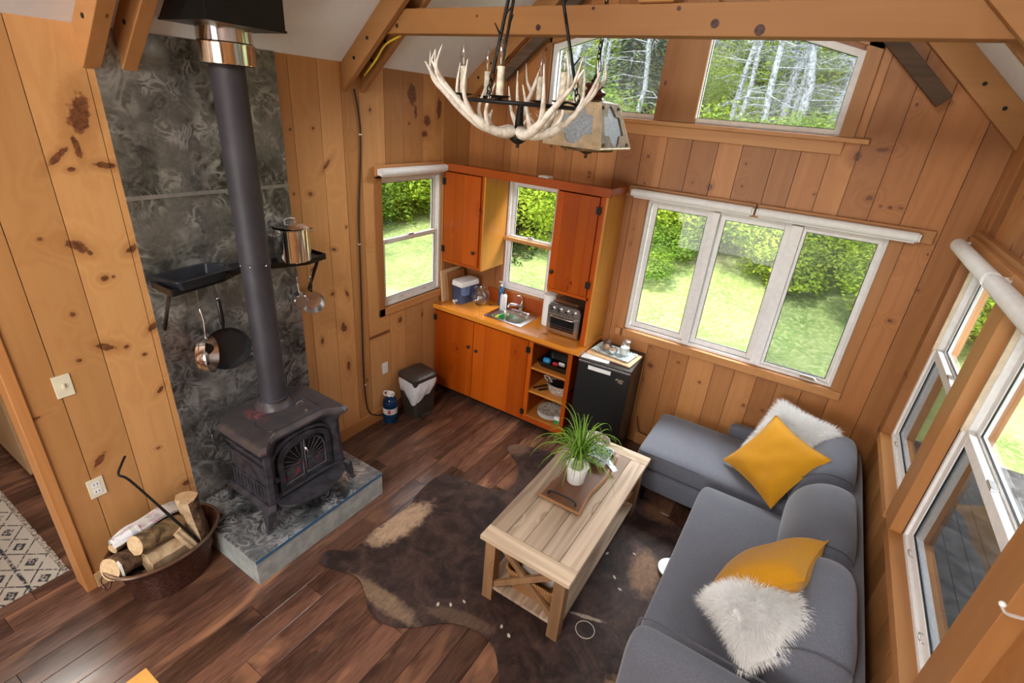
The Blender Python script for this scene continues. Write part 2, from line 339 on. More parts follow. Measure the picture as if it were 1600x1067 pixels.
def rug_mat():
    t = NT('woven_rug'); c = t.sep(t.obj())
    x, y = c[0], c[1]
    a = t.math('ABSOLUTE', t.math('SUBTRACT', t.math('FRACT', t.math('MULTIPLY', x, 5.5)), .5)); b = t.math('ABSOLUTE', t.math('SUBTRACT', t.math('FRACT', t.math('MULTIPLY', y, 7.0)), .5))
    s_ = t.math('ADD', a, b); ln = t.mr(t.math('ABSOLUTE', t.math('SUBTRACT', s_, .5)), .02, .05, 1, 0)
    dia = t.mr(t.math('ABSOLUTE', t.math('SUBTRACT', s_, .16)), .05, .08, 1, 0)
    ctr = t.mr(s_, .05, .08, 1, 0)
    st = t.mr(t.math('ABSOLUTE', t.math('SUBTRACT', t.math('FRACT', t.math('MULTIPLY', y, 3.5)), .5)), .46, .48)
    k = t.math('MAXIMUM', t.math('MAXIMUM', ln, dia), t.math('MAXIMUM', ctr, st))
    k = t.math('MULTIPLY', k, t.mr(t.noise(t.obj(), 60, 3), .35, .5))
    col = t.mix(k, (.50, .45, .38), (.035, .034, .045))
    t.bump(t.noise(t.obj(), 220, 2), .5, .003)
    return t.fin(col, .95)
M['rug'] = rug_mat()
def log_mat(name, a, b, sc=18, rough=.85):
    t = NT(name); n = t.noise(t.obj(), sc, 5, .65, .8)
    col = t.mix(t.mr(n, .35, .65), a, b); t.bump(n, .5, .01); return t.fin(col, rough)
M['bark'] = log_mat('bark', (.055, .03, .018), (.26, .16, .09))
M['bark2'] = log_mat('bark_mossy', (.09, .06, .03), (.36, .24, .11), 12)
M['split'] = log_mat('split_wood', (.62, .47, .29), (.44, .30, .17), 12)
M['endgrain'] = log_mat('end_grain', (.66, .48, .28), (.52, .34, .18), 30)
M['wicker'] = None
def wicker():
    t = NT('honey_wicker'); c = t.sep(t.obj())
    a = t.math('SINE', t.math('MULTIPLY', t.math('ADD', c[0], c[1]), 420)); b = t.math('SINE', t.math('MULTIPLY', c[2], 520))
    k = t.math('MULTIPLY', a, b); col = t.mix(t.mr(k, -.6, .6), (.16, .06, .018), (.52, .25, .08)); t.bump(k, .6, .004); return t.fin(col, .55)
M['wicker'] = wicker()
def trayprint():
    t = NT('blue_floral_print'); v = t.vor(t.obj(), 55); col = t.mix(t.mr(v.outputs['Distance'], .28, .42), (.06, .09, .12), (.62, .74, .76)); return t.fin(col, .35)
M['floral'] = trayprint()
def magprint():
    t = NT('magazine_print'); v = t.vor(t.obj(), 26); col = t.mix(t.mr(t.noise(t.obj(), 22, 2), .48, .58, 0, .55), (.75, .76, .78), t.mix(.6, v.outputs['Color'], (.25, .22, .25))); return t.fin(col, .35)
M['mag'] = magprint()
# outdoors
def leafmat(name, a, b, trans=.35):
    t = NT(name); t.t.nodes.remove(t.b); oi = t.n('ShaderNodeObjectInfo').outputs['Random']
    n = t.noise(t.n('ShaderNodeNewGeometry').outputs['Position'], 1.4, 4, .7)
    f = t.math('ADD', t.mr(n, .3, .7, 0, .8), t.math('MULTIPLY', oi, .3), clamp=True)
    col = t.mix(f, a, b)
    d = t.n('ShaderNodeBsdfDiffuse'); tr = t.n('ShaderNodeBsdfTranslucent'); mx = t.n('ShaderNodeMixShader'); mx.inputs[0].default_value = trans
    t.set(d.inputs[0], col); t.set(tr.inputs[0], col)
    t.t.links.new(d.outputs[0], mx.inputs[1]); t.t.links.new(tr.outputs[0], mx.inputs[2]); t.t.links.new(mx.outputs[0], t.out.inputs[0]); return t.m
M['leaf_bright'] = leafmat('bright_leaves', (.13, .25, .02), (.48, .57, .07), .45)
M['leaf_mid'] = leafmat('mid_leaves', (.08, .18, .03), (.30, .42, .06), .45)
M['leaf_dark'] = leafmat('dark_needles', (.015, .04, .014), (.05, .10, .03), .15)
M['plantleaf'] = leafmat('strap_leaves', (.10, .22, .03), (.30, .50, .07), .3)
M['plantleaf2'] = leafmat('strap_leaves_dark', (.04, .11, .02), (.14, .27, .05), .3)
M['grass_blade'] = leafmat('grass_blades', (.14, .22, .035), (.36, .42, .10))
def grass():
    t = NT('mown_grass'); o = t.obj(); n = t.noise(o, .9, 5, .7); f = t.noise(o, 14, 5, .75); dirt = t.noise(o, .55, 4, .6, .5)
    col = t.mix(t.mr(n, .3, .7), (.12, .20, .045), (.26, .34, .10)); col = t.mix(t.mr(f, .42, .66, 0, .85), col, (.42, .44, .20))
    col = t.mix(t.mr(dirt, .56, .7, 0, .6), col, (.38, .33, .22)); t.bump(f, .6, .03); return t.fin(col, .95)
M['grass'] = grass()
def trunkm():
    t = NT('pale_lichen_bark'); n = t.noise(t.n('ShaderNodeNewGeometry').outputs['Position'], 16, 5, .7); col = t.mix(t.mr(n, .36, .60), (.10, .105, .11), (.40, .44, .48)); t.bump(n, .5, .02); return t.fin(col, .9)
M['trunk'] = trunkm()
M['gravel'] = plain('gravel', (.42, .38, .34), .95, var=.4, scale=40)

# ------------------------------------------------------------------ mesh helpers
class MB:
    def __init__(s, tf=None): s.bm = bmesh.new(); s.tf = tf; s.lay = s.bm.faces.layers.float.new('bid'); s.mi = 0; s.bid = 0.0
    def v(s, p):
        p = Vector(p); return s.bm.verts.new(s.tf(p) if s.tf else p)
    def f(s, vs):
        try: fc = s.bm.faces.new(vs)
        except ValueError: return None
        fc.material_index = s.mi; fc[s.lay] = s.bid; return fc
    def hexa(s, P):
        v = [s.v(p) for p in P]
        for q in ((0, 1, 2, 3), (7, 6, 5, 4), (0, 4, 5, 1), (1, 5, 6, 2), (2, 6, 7, 3), (3, 7, 4, 0)): s.f([v[i] for i in q])
        return s
    def box(s, x0, x1, y0, y1, z0, z1):
        return s.hexa([(x0, y0, z0), (x1, y0, z0), (x1, y1, z0), (x0, y1, z0), (x0, y0, z1), (x1, y0, z1), (x1, y1, z1), (x0, y1, z1)])
    def beam(s, a, b, w, h, up=(0, 0, 1)):
        a = Vector(a); b = Vector(b); t = (b-a).normalized(); sd = t.cross(Vector(up)).normalized(); u = sd.cross(t)
        P = []
        for p in (a, b):
            P += [p - sd*w/2 - u*h/2, p + sd*w/2 - u*h/2, p + sd*w/2 + u*h/2, p - sd*w/2 + u*h/2]
        return s.hexa(P)
    def tube(s, pts, rad, n=10, cap=True, flat=1.0, ref=None):
        pts = [Vector(p) for p in pts]
        if not hasattr(rad, '__len__'): rad = [rad]*len(pts)
        rings = []; pn = None
        for i, p in enumerate(pts):
            t = (pts[min(i+1, len(pts)-1)] - pts[max(i-1, 0)]).normalized()
            if pn is None:
                r0 = Vector(ref) if ref else (Vector((0, 0, 1)) if abs(t.z) < .9 else Vector((1, 0, 0)))
                pn = (r0 - t*r0.dot(t)).normalized()
            else:
                pn = (pn - t*pn.dot(t)).normalized()
            bn = t.cross(pn)
            rings.append([s.v(p + (pn*math.cos(a)*flat + bn*math.sin(a))*rad[i]) for a in [2*PI*k/n for k in range(n)]])
        for i in range(len(rings)-1):
            for k in range(n): s.f([rings[i][k], rings[i][(k+1) % n], rings[i+1][(k+1) % n], rings[i+1][k]])
        if cap: s.f(rings[0]); s.f(rings[-1])
        return s
    def lathe(s, prof, n=28, c=(0, 0, 0), sx=1, sy=1, cap=True, axis='z'):
        rings = []
        for r, z in prof:
            ring = []
            for k in range(n):
                a = 2*PI*k/n; p = (r*math.cos(a)*sx, r*math.sin(a)*sy, z)
                if axis == 'x': p = (p[2], p[0], p[1])
                if axis == 'y': p = (p[0], p[2], p[1])
                ring.append(s.v((p[0]+c[0], p[1]+c[1], p[2]+c[2])))
            rings.append(ring)
        for i in range(len(rings)-1):
            for k in range(n): s.f([rings[i][k], rings[i][(k+1) % n], rings[i+1][(k+1) % n], rings[i+1][k]])
        if cap: s.f(rings[0]); s.f(rings[-1])
        return s
    def prism(s, poly, z0, z1):
        a = [s.v((p[0], p[1], z0)) for p in poly]; b = [s.v((p[0], p[1], z1)) for p in poly]; n = len(poly)
        s.f(a); s.f(b)
        for i in range(n): s.f([a[i], a[(i+1) % n], b[(i+1) % n], b[i]])
        return s
    def loft(s, polys, cap0=True):
        """polys: list of equal-length 3D outlines, capped"""
        rs = [[s.v(p) for p in pl] for pl in polys]; n = len(rs[0])
        for i in range(len(rs)-1):
            for k in range(n): s.f([rs[i][k], rs[i][(k+1) % n], rs[i+1][(k+1) % n], rs[i+1][k]])
        if cap0: s.f(rs[0])
        s.f(rs[-1]); return s
    def ball(s, c, r, n=12, sc=(1, 1, 1)):
        prof = [(max(1e-4, math.sin(PI*i/n))*r, -math.cos(PI*i/n)*r*sc[2]) for i in range(n+1)]
        return s.lathe(prof, n*2, c, sc[0], sc[1])
    def quad(s, a, b, c, d): s.f([s.v(a), s.v(b), s.v(c), s.v(d)]); return s
    def rbox(s, c, size, r, n=8, puff=0.0, puffb=0.0, jit=0.0, seed=0, pinch=0.0):
        """rounded cushion: subdivided box, corners rounded by r, faces puffed"""
        cx, cy, cz = c; hx, hy, hz = [q/2 for q in size]; grid = {}
        def pt(i, j, k):
            key = (i, j, k)
            if key in grid: return grid[key]
            a, b, e = 2*i/n-1, 2*j/n-1, 2*k/n-1
            sm = lambda q: math.sin(q*PI/2)*.35 + q*.65
            p = Vector((sm(a)*hx, sm(b)*hy, e*hz)); rr = min(r, hx, hy, hz)
            q = Vector((max(-hx+rr, min(hx-rr, p.x)), max(-hy+rr, min(hy-rr, p.y)), max(-hz+rr, min(hz-rr, p.z))))
            d = p-q
            if d.length > 1e-6: p = q + d.normalized()*rr
            w = max(0, 1-a*a)*max(0, 1-b*b)
            p.z += puff*w*(1 if e > 0 else 0)*abs(e) - puffb*w*(1 if e < 0 else 0)*abs(e)
            if pinch: p.z *= 1-pinch*max(abs(a), abs(b))**6*(1-(1-abs(a))*(1-abs(b)))
            if jit: p += p.normalized()*noise.noise(p*6+Vector((seed, seed, 0)))*jit
            grid[key] = s.v((p.x+cx, p.y+cy, p.z+cz)); return grid[key]
        for i in range(n):
            for j in range(n):
                for k in (0, n):
                    s.f([pt(i, j, k), pt(i+1, j, k), pt(i+1, j+1, k), pt(i, j+1, k)])
                    s.f([pt(i, k, j), pt(i+1, k, j), pt(i+1, k, j+1), pt(i, k, j+1)])
                    s.f([pt(k, i, j), pt(k, i+1, j), pt(k, i+1, j+1), pt(k, i, j+1)])
        return s
    def build(s, name, mats, parent=None, world=False, bevel=0, smooth=None, sub=0, bseg=2):
        if not isinstance(mats, (list, tuple)): mats = [mats]
        bmesh.ops.recalc_face_normals(s.bm, faces=s.bm.faces[:])
        if world and parent is not None:
            inv = matw(parent).inverted(); bmesh.ops.transform(s.bm, matrix=inv, verts=s.bm.verts[:])
        me = bpy.data.meshes.new(name); s.bm.to_mesh(me); s.bm.free()
        for m in mats: me.materials.append(M[m] if isinstance(m, str) else m)
        if smooth is not None:
            for p in me.polygons: p.use_smooth = True
            if smooth < 180: me.set_sharp_from_angle(angle=R(smooth))
        o = bpy.data.objects.new(name, me); COL.objects.link(o)
        if parent is not None: o.parent = parent
        if bevel:
            md = o.modifiers.new('bevel', 'BEVEL'); md.width = bevel; md.segments = bseg; md.limit_method = 'ANGLE'; md.angle_limit = R(35)
        if sub:
            md = o.modifiers.new('sub', 'SUBSURF'); md.levels = sub; md.render_levels = sub
        return o
def matw(o):
    m = Matrix.Translation(o.location) @ o.rotation_euler.to_matrix().to_4x4()
    return (matw(o.parent) @ m) if o.parent else m
def tag(o, label, cat, group=None, kind=None):
    o['label'] = label
    if cat: o['category'] = cat
    if group: o['group'] = group
    if kind: o['kind'] = kind
    return o
def thing(name, label, cat, loc=(0, 0, 0), rz=0, group=None, rot=None):
    o = bpy.data.objects.new(name, None); COL.objects.link(o); o.location = loc; o.rotation_euler = rot if rot else (0, 0, rz)
    o.empty_display_size = .05
    return tag(o, label, cat, group)
def struct(o, label=None):
    o['kind'] = 'structure'
    if label: o['label'] = label
    return o
def dup(root, loc=None, rot=None, label=None):
    r = root.copy(); COL.objects.link(r)
    if loc is not None: r.location = loc
    if rot is not None: r.rotation_euler = rot
    if label: r['label'] = label
    def rec(a, b):
        for ch in list(a.children):
            c = ch.copy(); COL.objects.link(c); c.parent = b; rec(ch, c)
    rec(root, r)
    return r
def spline(P, n=6):
    P = [Vector(p) for p in P]; out = []
    for i in range(len(P)-1):
        a = P[max(i-1, 0)]; b = P[i]; c = P[i+1]; d = P[min(i+2, len(P)-1)]
        for k in range(n):
            t = k/n; out.append(.5*((2*b)+(c-a)*t+(2*a-5*b+4*c-d)*t*t+(3*b-a-3*c+d)*t**3))
    out.append(P[-1]); return out
def lerpl(a, n):
    out = []
    for i in range(len(a)-1):
        for k in range(n): out.append(a[i]+(a[i+1]-a[i])*k/n)
    out.append(a[-1]); return out
FARW = lambda p: Vector((p.x, D+p.y, p.z))       # u, depth outwards, z
RIGHTW = lambda p: Vector((W+p.y, p.x, p.z))
LEFTW = lambda p: Vector((-p.y, p.x, p.z))

# ------------------------------------------------------------------ room shell
def board_wall(name, label, tf, u0, u1, holes, mat, top, seed, wmin=.12, wmax=.20, zb=0.0, thick=.10, extra=()):
    rnd = random.Random(seed); cuts = [u0]; u = u0
    while u < u1-.08:
        u += rnd.uniform(wmin, wmax); cuts.append(min(u, u1))
    cuts[-1] = u1
    ids = {}
    allc = sorted(set(cuts + [h[0] for h in holes] + [h[1] for h in holes] + list(extra)))
    allc = [c for c in allc if u0 <= c <= u1]
    mb = MB(tf)
    for a, b in zip(allc, allc[1:]):
        if b-a < 1e-4: continue
        k = max(i for i, c in enumerate(cuts) if c <= a+1e-6)
        ga = .0018 if any(abs(c-a) < 1e-6 for c in cuts) else 0; gb = .0018 if any(abs(c-b) < 1e-6 for c in cuts) else 0
        segs = [[zb, zb, top(a), top(b)]]
        for h in holes:
            if h[0] <= a+1e-6 and b-1e-6 <= h[1]:
                zt = lambda q: h[3] + (h[4]-h[3])*(q-h[0])/(h[1]-h[0])
                s0 = segs.pop(); segs += [[s0[0], s0[1], h[2], h[2]], [zt(a), zt(b), s0[2], s0[3]]]
        for j, (za, zb_, zc, zd) in enumerate(segs):
            if zc-za < .004 and zd-zb_ < .004: continue
            # some boards are butted part of the way up
            mb.bid = (k*0.618+seed*.13+j*.31) % 1
            mb.mi = 2 if (isinstance(mat, list) and a > 1.5) else 0
            mb.hexa([(a+ga, 0, za), (b-gb, 0, zb_), (b-gb, .019, zb_), (a+ga, .019, za), (a+ga, 0, zc), (b-gb, 0, zd), (b-gb, .019, zd), (a+ga, .019, zc)])
            mb.mi = 1
            mb.hexa([(a, .0195, za), (b, .0195, zb_), (b, thick, zb_), (a, thick, za), (a, .0195, zc), (b, .0195, zd), (b, thick, zd), (a, thick, zc)])
    o = mb.build(name, [mat[0], 'trim_z', mat[1]] if isinstance(mat, list) else [mat, 'trim_z'])
    return struct(o, label)
roof = lambda x: H + SL*min(x, W-x)
YB = -2.35
holes_left = [(2.70, 3.42, 1.02, 2.06, 2.06), (-.45, .475, 0, 2.15, 2.15)]
board_wall('wall_left', 'knotty pine board wall behind the wood stove', LEFTW, YB, D, holes_left, ['pine_left', 'pine_left_far'], lambda u: H, 3, .14, .24, extra=(1.09, 1.95))
GW = [(.74, 1.635, 2.59, 3.037, 3.27), (1.845, 2.74, 2.59, 3.27, 3.037)]
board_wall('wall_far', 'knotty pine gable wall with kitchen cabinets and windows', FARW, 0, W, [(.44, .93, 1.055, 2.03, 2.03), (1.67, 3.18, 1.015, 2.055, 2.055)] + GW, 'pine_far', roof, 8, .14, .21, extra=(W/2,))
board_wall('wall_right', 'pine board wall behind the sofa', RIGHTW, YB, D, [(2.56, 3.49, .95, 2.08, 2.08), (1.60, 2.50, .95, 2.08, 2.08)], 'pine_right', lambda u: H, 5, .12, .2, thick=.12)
BACKW = lambda p: Vector((p.x, YB-p.y, p.z))
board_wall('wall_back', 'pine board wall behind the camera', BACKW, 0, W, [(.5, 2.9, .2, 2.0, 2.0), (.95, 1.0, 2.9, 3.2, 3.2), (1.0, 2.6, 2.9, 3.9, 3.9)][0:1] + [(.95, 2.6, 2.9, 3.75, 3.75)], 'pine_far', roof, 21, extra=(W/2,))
# floor of individual planks, one object
mb = MB(); rnd = random.Random(4); x = -2.9; i = 0
off = .903 - .132*40
k0 = int((-2.9-off)/.132)
for k in range(k0, k0+52):
    x0 = off+k*.132; y = YB - rnd.uniform(0, 1.0); yend = D if x0 > -.14 else 1.55
    while y < yend:
        L = rnd.uniform(1.2, 2.4); y1 = min(y+L, yend)
        if y1 > YB:
            mb.bid = rnd.random(); mb.box(max(x0+.0012, -2.9), min(x0+.1308, W+.06), max(y, YB)+.0008, y1-.0008, -.015, 0)
        y += L
mb.bid = 0; mb.mi = 1; mb.box(-2.9, -.0, YB, 1.6, -.10, -.0155).box(-.08, W+.05, YB, D+.05, -.10, -.0156)
struct(mb.build('floor', ['floor', 'black'], bevel=.0012, bseg=1), 'dark walnut plank floor')
# ceiling: two white slopes
ov = .5
for sx in (0, 1):
    mb = MB()
    f = (lambda q: q) if sx == 0 else (lambda q: W-q)
    P = [(f(-ov), YB-.4, H-SL*ov), (f(W/2), YB-.4, H+SL*W/2), (f(W/2), D+.6, H+SL*W/2), (f(-ov), D+.6, H-SL*ov)]
    P2 = [(p[0], p[1], p[2]+.16) for p in P]; mb.hexa(P + P2)
    struct(mb.build('ceiling', 'ceiling'), 'white sloped ceiling on the %s' % ('stove side', 'sofa side')[sx])
# loft floor behind the camera
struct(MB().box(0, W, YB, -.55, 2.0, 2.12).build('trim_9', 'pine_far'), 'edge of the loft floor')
# wall end post at the doorway
MBp = MB(); MBp.box(-.12, .012, .452, .50, 0, 2.2); struct(MBp.build('trim_1', 'trim_z', bevel=.004), 'pine post closing the end of the wall at the doorway')
# side room
mb = MB(); mb.box(-3.0, -2.9, YB, 1.65, 0, 2.6); struct(mb.build('wall_side_room', 'pine_left'), 'pine wall of the side room')
mb = MB(); mb.box(-2.9, -.1, YB, 2.2, 2.42, 2.5); struct(mb.build('ceiling_side_room', 'ceiling'))
mb = MB(); mb.box(-2.9, -.1, 1.55, 1.65, 0, 2.42); struct(mb.build('wall_side_room_far', 'pine_left'))
mb = MB(); mb.box(-2.9, -.1, YB-.1, YB, 0, 2.42); struct(mb.build('wall_side_room_near', 'pine_left'))
for i_, (xa, ya) in enumerate(((-.12, D), (W, D), (-.12, YB-.12), (W, YB-.12))):
    struct(MB().box(xa, xa+.12, ya, ya+.12, -.1, H+.02).build('trim_%d' % (20+i_), 'trim_z'), 'unseen block added to close a light gap at a cabin corner')  # blocks added to stop light leaking where the walls meet
# baseboards
struct(MB(LEFTW).box(.50, 1.085, -.016, 0, 0, .095).build('baseboard_left', 'bare_board', bevel=.002), 'pale baseboard left of the hearth')
struct(MB(LEFTW).box(1.975, 3.34, -.016, 0, 0, .11).build('baseboard_left_far', 'trim_y', bevel=.002), 'pine baseboard right of the hearth')
struct(MB(FARW).box(1.95, W, -.016, 0, 0, .10).build('baseboard_far', 'trim_x', bevel=.002), 'pine baseboard beside the fridge')
struct(MB(RIGHTW).box(-2, D-.02, -.016, 0, 0, .10).build('baseboard_right', 'trim_y', bevel=.002))

# ------------------------------------------------------------------ windows
def window_thing(name, label, tf, u0, u1, z0, z1, kind, depth=.03):
    root = bpy.data.objects.new(name, None); COL.objects.link(root); root['kind'] = 'structure'; root['label'] = label
    c = tf(Vector(((u0+u1)/2, 0, z0))); root.location = c
    def P(mb, n, m, par=root, **k):
        return mb.build(n, m, par, world=True, **k)
    fw = .022
    mb = MB(tf); d0, d1 = depth-.012, depth+.06
    mb.box(u0, u0+fw, d0, d1, z0, z1).box(u1-fw, u1, d0, d1, z0, z1).box(u0+fw, u1-fw, d0, d1, z0, z0+fw).box(u0+fw, u1-fw, d0, d1, z1-fw, z1)
    P(mb, 'window_frame', 'white_frame', bevel=.002)
    return root, P
def sash(P, root, tf, u0, u1, z0, z1, d, w=.04, pane='pane', name='sash', wb=None):
    wb = wb or w
    mb = MB(tf); mb.box(u0, u0+w, d, d+.026, z0, z1).box(u1-w, u1, d, d+.026, z0, z1).box(u0+w, u1-w, d, d+.026, z0, z0+wb).box(u0+w, u1-w, d, d+.026, z1-w, z1)
    s = P(mb, name, 'white_frame', bevel=.003)
    g = MB(tf).box(u0+w, u1-w, d+.011, d+.014, z0+wb, z1-w); P(g, 'pane', pane, par=s)
    gk = MB(tf); q = .004
    gk.box(u0+w, u1-w, d+.004, d+.010, z0+wb, z0+wb+q).box(u0+w, u1-w, d+.004, d+.010, z1-w-q, z1-w).box(u0+w, u0+w+q, d+.004, d+.010, z0+wb, z1-w).box(u1-w-q, u1-w, d+.004, d+.010, z0+wb, z1-w)
    P(gk, 'gasket', 'black', par=s)
    return s
def lift(P, tf, u, z, d, par):
    mb = MB(tf); mb.tube(spline([(u-.022, d, z), (u-.018, d-.014, z+.004), (u+.018, d-.014, z+.004), (u+.022, d, z)], 4), .0028, 6)
    return P(mb, 'sash_lift', 'steel', par=par, smooth=60)
def double_hung(name, label, tf, u0, u1, z0, z1, depth, zm, lifts=(.3, .7), w=.032, lpane='pane'):
    root, P = window_thing(name, label, tf, u0, u1, z0, z1, 'dh', depth)
    up = sash(P, root, tf, u0+.02, u1-.02, zm-.02, z1-.02, depth+.03, w, name='upper_sash')
    lo = sash(P, root, tf, u0+.02, u1-.02, z0+.02, zm+.022, depth, w, name='lower_sash', wb=.045, pane=lpane)
    for q in lifts: lift(P, tf, u0+(u1-u0)*q, z0+.042, depth, lo)
    lk = MB(tf).box((u0+u1)/2-.03, (u0+u1)/2+.03, depth-.004, depth+.02, zm+.022, zm+.034); P(lk, 'sash_lock', 'steel', par=lo, bevel=.003)
    return root, P
def casing(name, label, tf, parts, mats, depth=-.018):
    """window trim boards"""
    root = bpy.data.objects.new(name, None); COL.objects.link(root); root['kind'] = 'structure'; root['label'] = label
    root.location = tf(Vector((parts[0][0], 0, parts[0][2])))
    for i, (u0, u1, z0, z1, *dd) in enumerate(parts):
        a, b = dd if dd else (depth, 0)
        m = mats[1] if (z1-z0) > (u1-u0) else mats[0]
        mb = MB(tf); mb.bid = (i*.37) % 1; mb.box(u0, u1, a, b, z0, z1).build('trim_board', m, root, world=True, bevel=.002)
    return root
double_hung('window_1', 'double-hung window left of the corner cabinet', LEFTW, 2.715, 3.42, 1.03, 2.05, .03, 1.555)
casing('trim_2', 'pine casing round the window left of the cabinet', LEFTW, [(2.655, 2.715, .965, 2.09), (2.655, 3.50, .965, 1.03), (2.655, 3.50, 2.05, 2.125), (3.42, 3.46, 1.03, 2.05)], ('trim_y', 'trim_z'), -.012)
double_hung('window_2', 'narrow window over the kitchen sink', FARW, .44, .93, 1.055, 2.03, .03, 1.535, lifts=())
casing('trim_3', 'pine sill and jambs of the kitchen window', FARW, [(.40, .44, 1.0, 2.06), (.93, .97, 1.0, 2.06), (.42, .95, 1.515, 1.545, -.02, .02), (.40, .97, 2.03, 2.08)], ('trim_x', 'trim_z'), -.012)
# triple window
rt, P = window_thing('window_3', 'triple casement window over the sofa chaise', FARW, 1.67, 3.18, 1.015, 2.055, 't', .03)
s = MB(FARW)
for a, b in ((2.14, 2.19), (2.645, 2.715)): s.box(a, b, -.004, .09, 1.03, 2.045)
P(s, 'mullion', 'white_frame', bevel=.003)
for i, (a, b) in enumerate(((1.70, 2.14), (2.19, 2.645), (2.715, 3.155))):
    sh = sash(P, rt, FARW, a, b, 1.04, 2.035, .045 if i < 2 else .02, .038 if i < 2 else .022, 'pane' if i < 2 else 'screen', name='casement_sash')
    if i == 2:
        mb = MB(FARW).box(2.98, 3.08, -.004, .03, 1.035, 1.06); P(mb, 'crank', 'steel', par=sh, bevel=.004)
        P(MB(FARW).tube([(3.07, -.006, 1.055), (3.085, -.03, 1.05), (3.10, -.03, 1.045)], .006, 8), 'crank_handle', 'white_frame', par=sh, smooth=60)
casing('trim_4', 'pine casing round the triple window', FARW, [(1.61, 1.67, .955, 2.10), (3.18, 3.25, .955, 2.10), (1.61, 3.25, .955, 1.015, -.03, 0), (1.61, 3.25, 2.055, 2.12)], ('trim_x', 'trim_z'))
# gable windows
for nm, lab, (u0, u1, zb, za, zc) in (('window_4', 'slanted gable window left of centre, behind the lantern', GW[0]), ('window_5', 'slanted gable window right of centre, showing tree trunks', GW[1])):
    rt = bpy.data.objects.new(nm, None); COL.objects.link(rt); struct(rt, lab); rt.location = (u0, D, zb)
    def frame_poly(ins, d0, d1, nm2, mat, par, fill=False, w=.035):
        sl_ = (zc-za)/(u1-u0)
        def poly(i):
            a, b = u0+i, u1-i; k = i*math.sqrt(1+sl_*sl_)
            return [(a, zb+i), (b, zb+i), (b, za+sl_*(b-u0)-k), (a, za+sl_*(a-u0)-k)]
        mb = MB(FARW); o1 = poly(ins)
        if fill:
            mb.loft([[(p[0], d0, p[1]) for p in o1], [(p[0], d1, p[1]) for p in o1]])
        else:
            o2 = poly(ins+w)
            for k in range(4):
                a, b, c, d = o1[k], o1[(k+1) % 4], o2[(k+1) % 4], o2[k]
                mb.hexa([(a[0], d0, a[1]), (b[0], d0, b[1]), (c[0], d0, c[1]), (d[0], d0, d[1]), (a[0], d1, a[1]), (b[0], d1, b[1]), (c[0], d1, c[1]), (d[0], d1, d[1])])
        return mb.build(nm2, mat, par, world=True)
    fr = frame_poly(0, .012, .09, 'window_frame', 'white_frame', rt)
    frame_poly(.033, .05, .055, 'gasket', 'black', rt, w=.006)
    frame_poly(.037, .056, .059, 'pane', 'pane_dim', rt, True)
casing('trim_5', 'pine sill and centre boards of the gable windows', FARW, [(.66, 2.90, 2.562, 2.588, -.045, .012), (.72, 2.78, 2.49, 2.562, -.02, 0), (1.60, 1.88, 2.588, 3.32, -.012, .02), (2.74, 2.82, 2.588, 3.08, -.02, .012), (.66, .74, 2.588, 3.08, -.02, .012)], ('trim_x', 'trim_z'))
for s_, nm in ((1, 'trim_6'), (-1, 'trim_7')):
    xa = W/2+s_*1.085-.03*0; mb = MB()
    P_ = lambda x_, z_, y_: (W/2+.0+s_*x_, y_, z_)
    mb.hexa([P_(.06, 3.30, D-.02), P_(1.05, 3.04, D-.02), P_(1.05, 3.04, D+.01), P_(.06, 3.30, D+.01), P_(.06, 3.37, D-.02), P_(1.05, 3.11, D-.02), P_(1.05, 3.11, D+.01), P_(.06, 3.37, D+.01)])
    struct(mb.build(nm, 'trim_x', bevel=.002), 'slanted head casing of a gable window')
# right wall windows: deep pine jambs, white vinyl units
for nm, lab, a, b in (('window_6', 'double-hung window behind the chaise end of the sofa', 2.56, 3.49), ('window_7', 'double-hung window behind the near end of the sofa', 1.60, 2.50)):
    double_hung(nm, lab, RIGHTW, a+.0, b, .95, 2.08, .015, 1.535, lifts=(.28, .8), w=.05, lpane='screen_dark')
    st = MB(RIGHTW).box(b-.035, b-.024, -.006, .014, 1.55, 2.06); o_ = st.build('trim_board', 'liner'); struct(o_); o_.name = 'trim_8'
casing('trim_10', 'thick pine posts and ledge framing the two sofa windows', RIGHTW, [(3.49, 3.60, .90, 2.16, -.05, 0), (2.50, 2.66, .93, 2.16, -.05, .02), (1.44, 1.60, .90, 2.16, -.05, .02), (1.60, 2.50, .90, .952, -.055, .02), (2.66, 3.49, .90, .952, -.055, .02), (1.44, 3.60, 2.08, 2.20, -.03, 0)], ('trim_y', 'trim_z'))

# ------------------------------------------------------------------ roller shades
def shade(label, tf, u0, u1, z, d, r=.028, board=None):
    c = tf(Vector(((u0+u1)/2, -d, z)))
    root = thing('roller_shade', label, 'roller shade', c, group=None)
    a, b = tf(Vector((u0+.012, -d, z))), tf(Vector((u1-.012, -d, z)))
    mb = MB(); mb.tube([a, b], r, 24, ref=(0, 0, 1)); mb.build('roller', 'blind', root, world=True, smooth=40)
    mb = MB(tf)
    mb.box(u0+.02, u1-.02, -d-.004, -d+.004, z-r-.007, z-r*.9); mb.build('hem_bar', 'blind', root, world=True, bevel=.002)
    for u in (u0, u1-.010):
        mb = MB(tf); mb.box(u, u+.010, -d-.022, -.031 if board else -.001, z-.022, z+.022); mb.build('bracket', 'white_plast', root, world=True, bevel=.002)
    if board:
        mb = MB(tf).box(board[0], board[1], -(.055 if tf == RIGHTW else .034), -(.031 if tf == RIGHTW else .0185), z-.03, z+.045); mb.build('mounting_board', 'trim_y' if tf != FARW else 'trim_x', root, world=True, bevel=.002)
    return root
shade('white roller shade rolled up over the window left of the cabinet', LEFTW, 2.655, 3.40, 2.098, .055, board=(2.64, 3.40))
shade('white roller shade over the left half of the triple window', FARW, 1.555, 2.405, 2.098, .062, board=(1.50, 2.405))
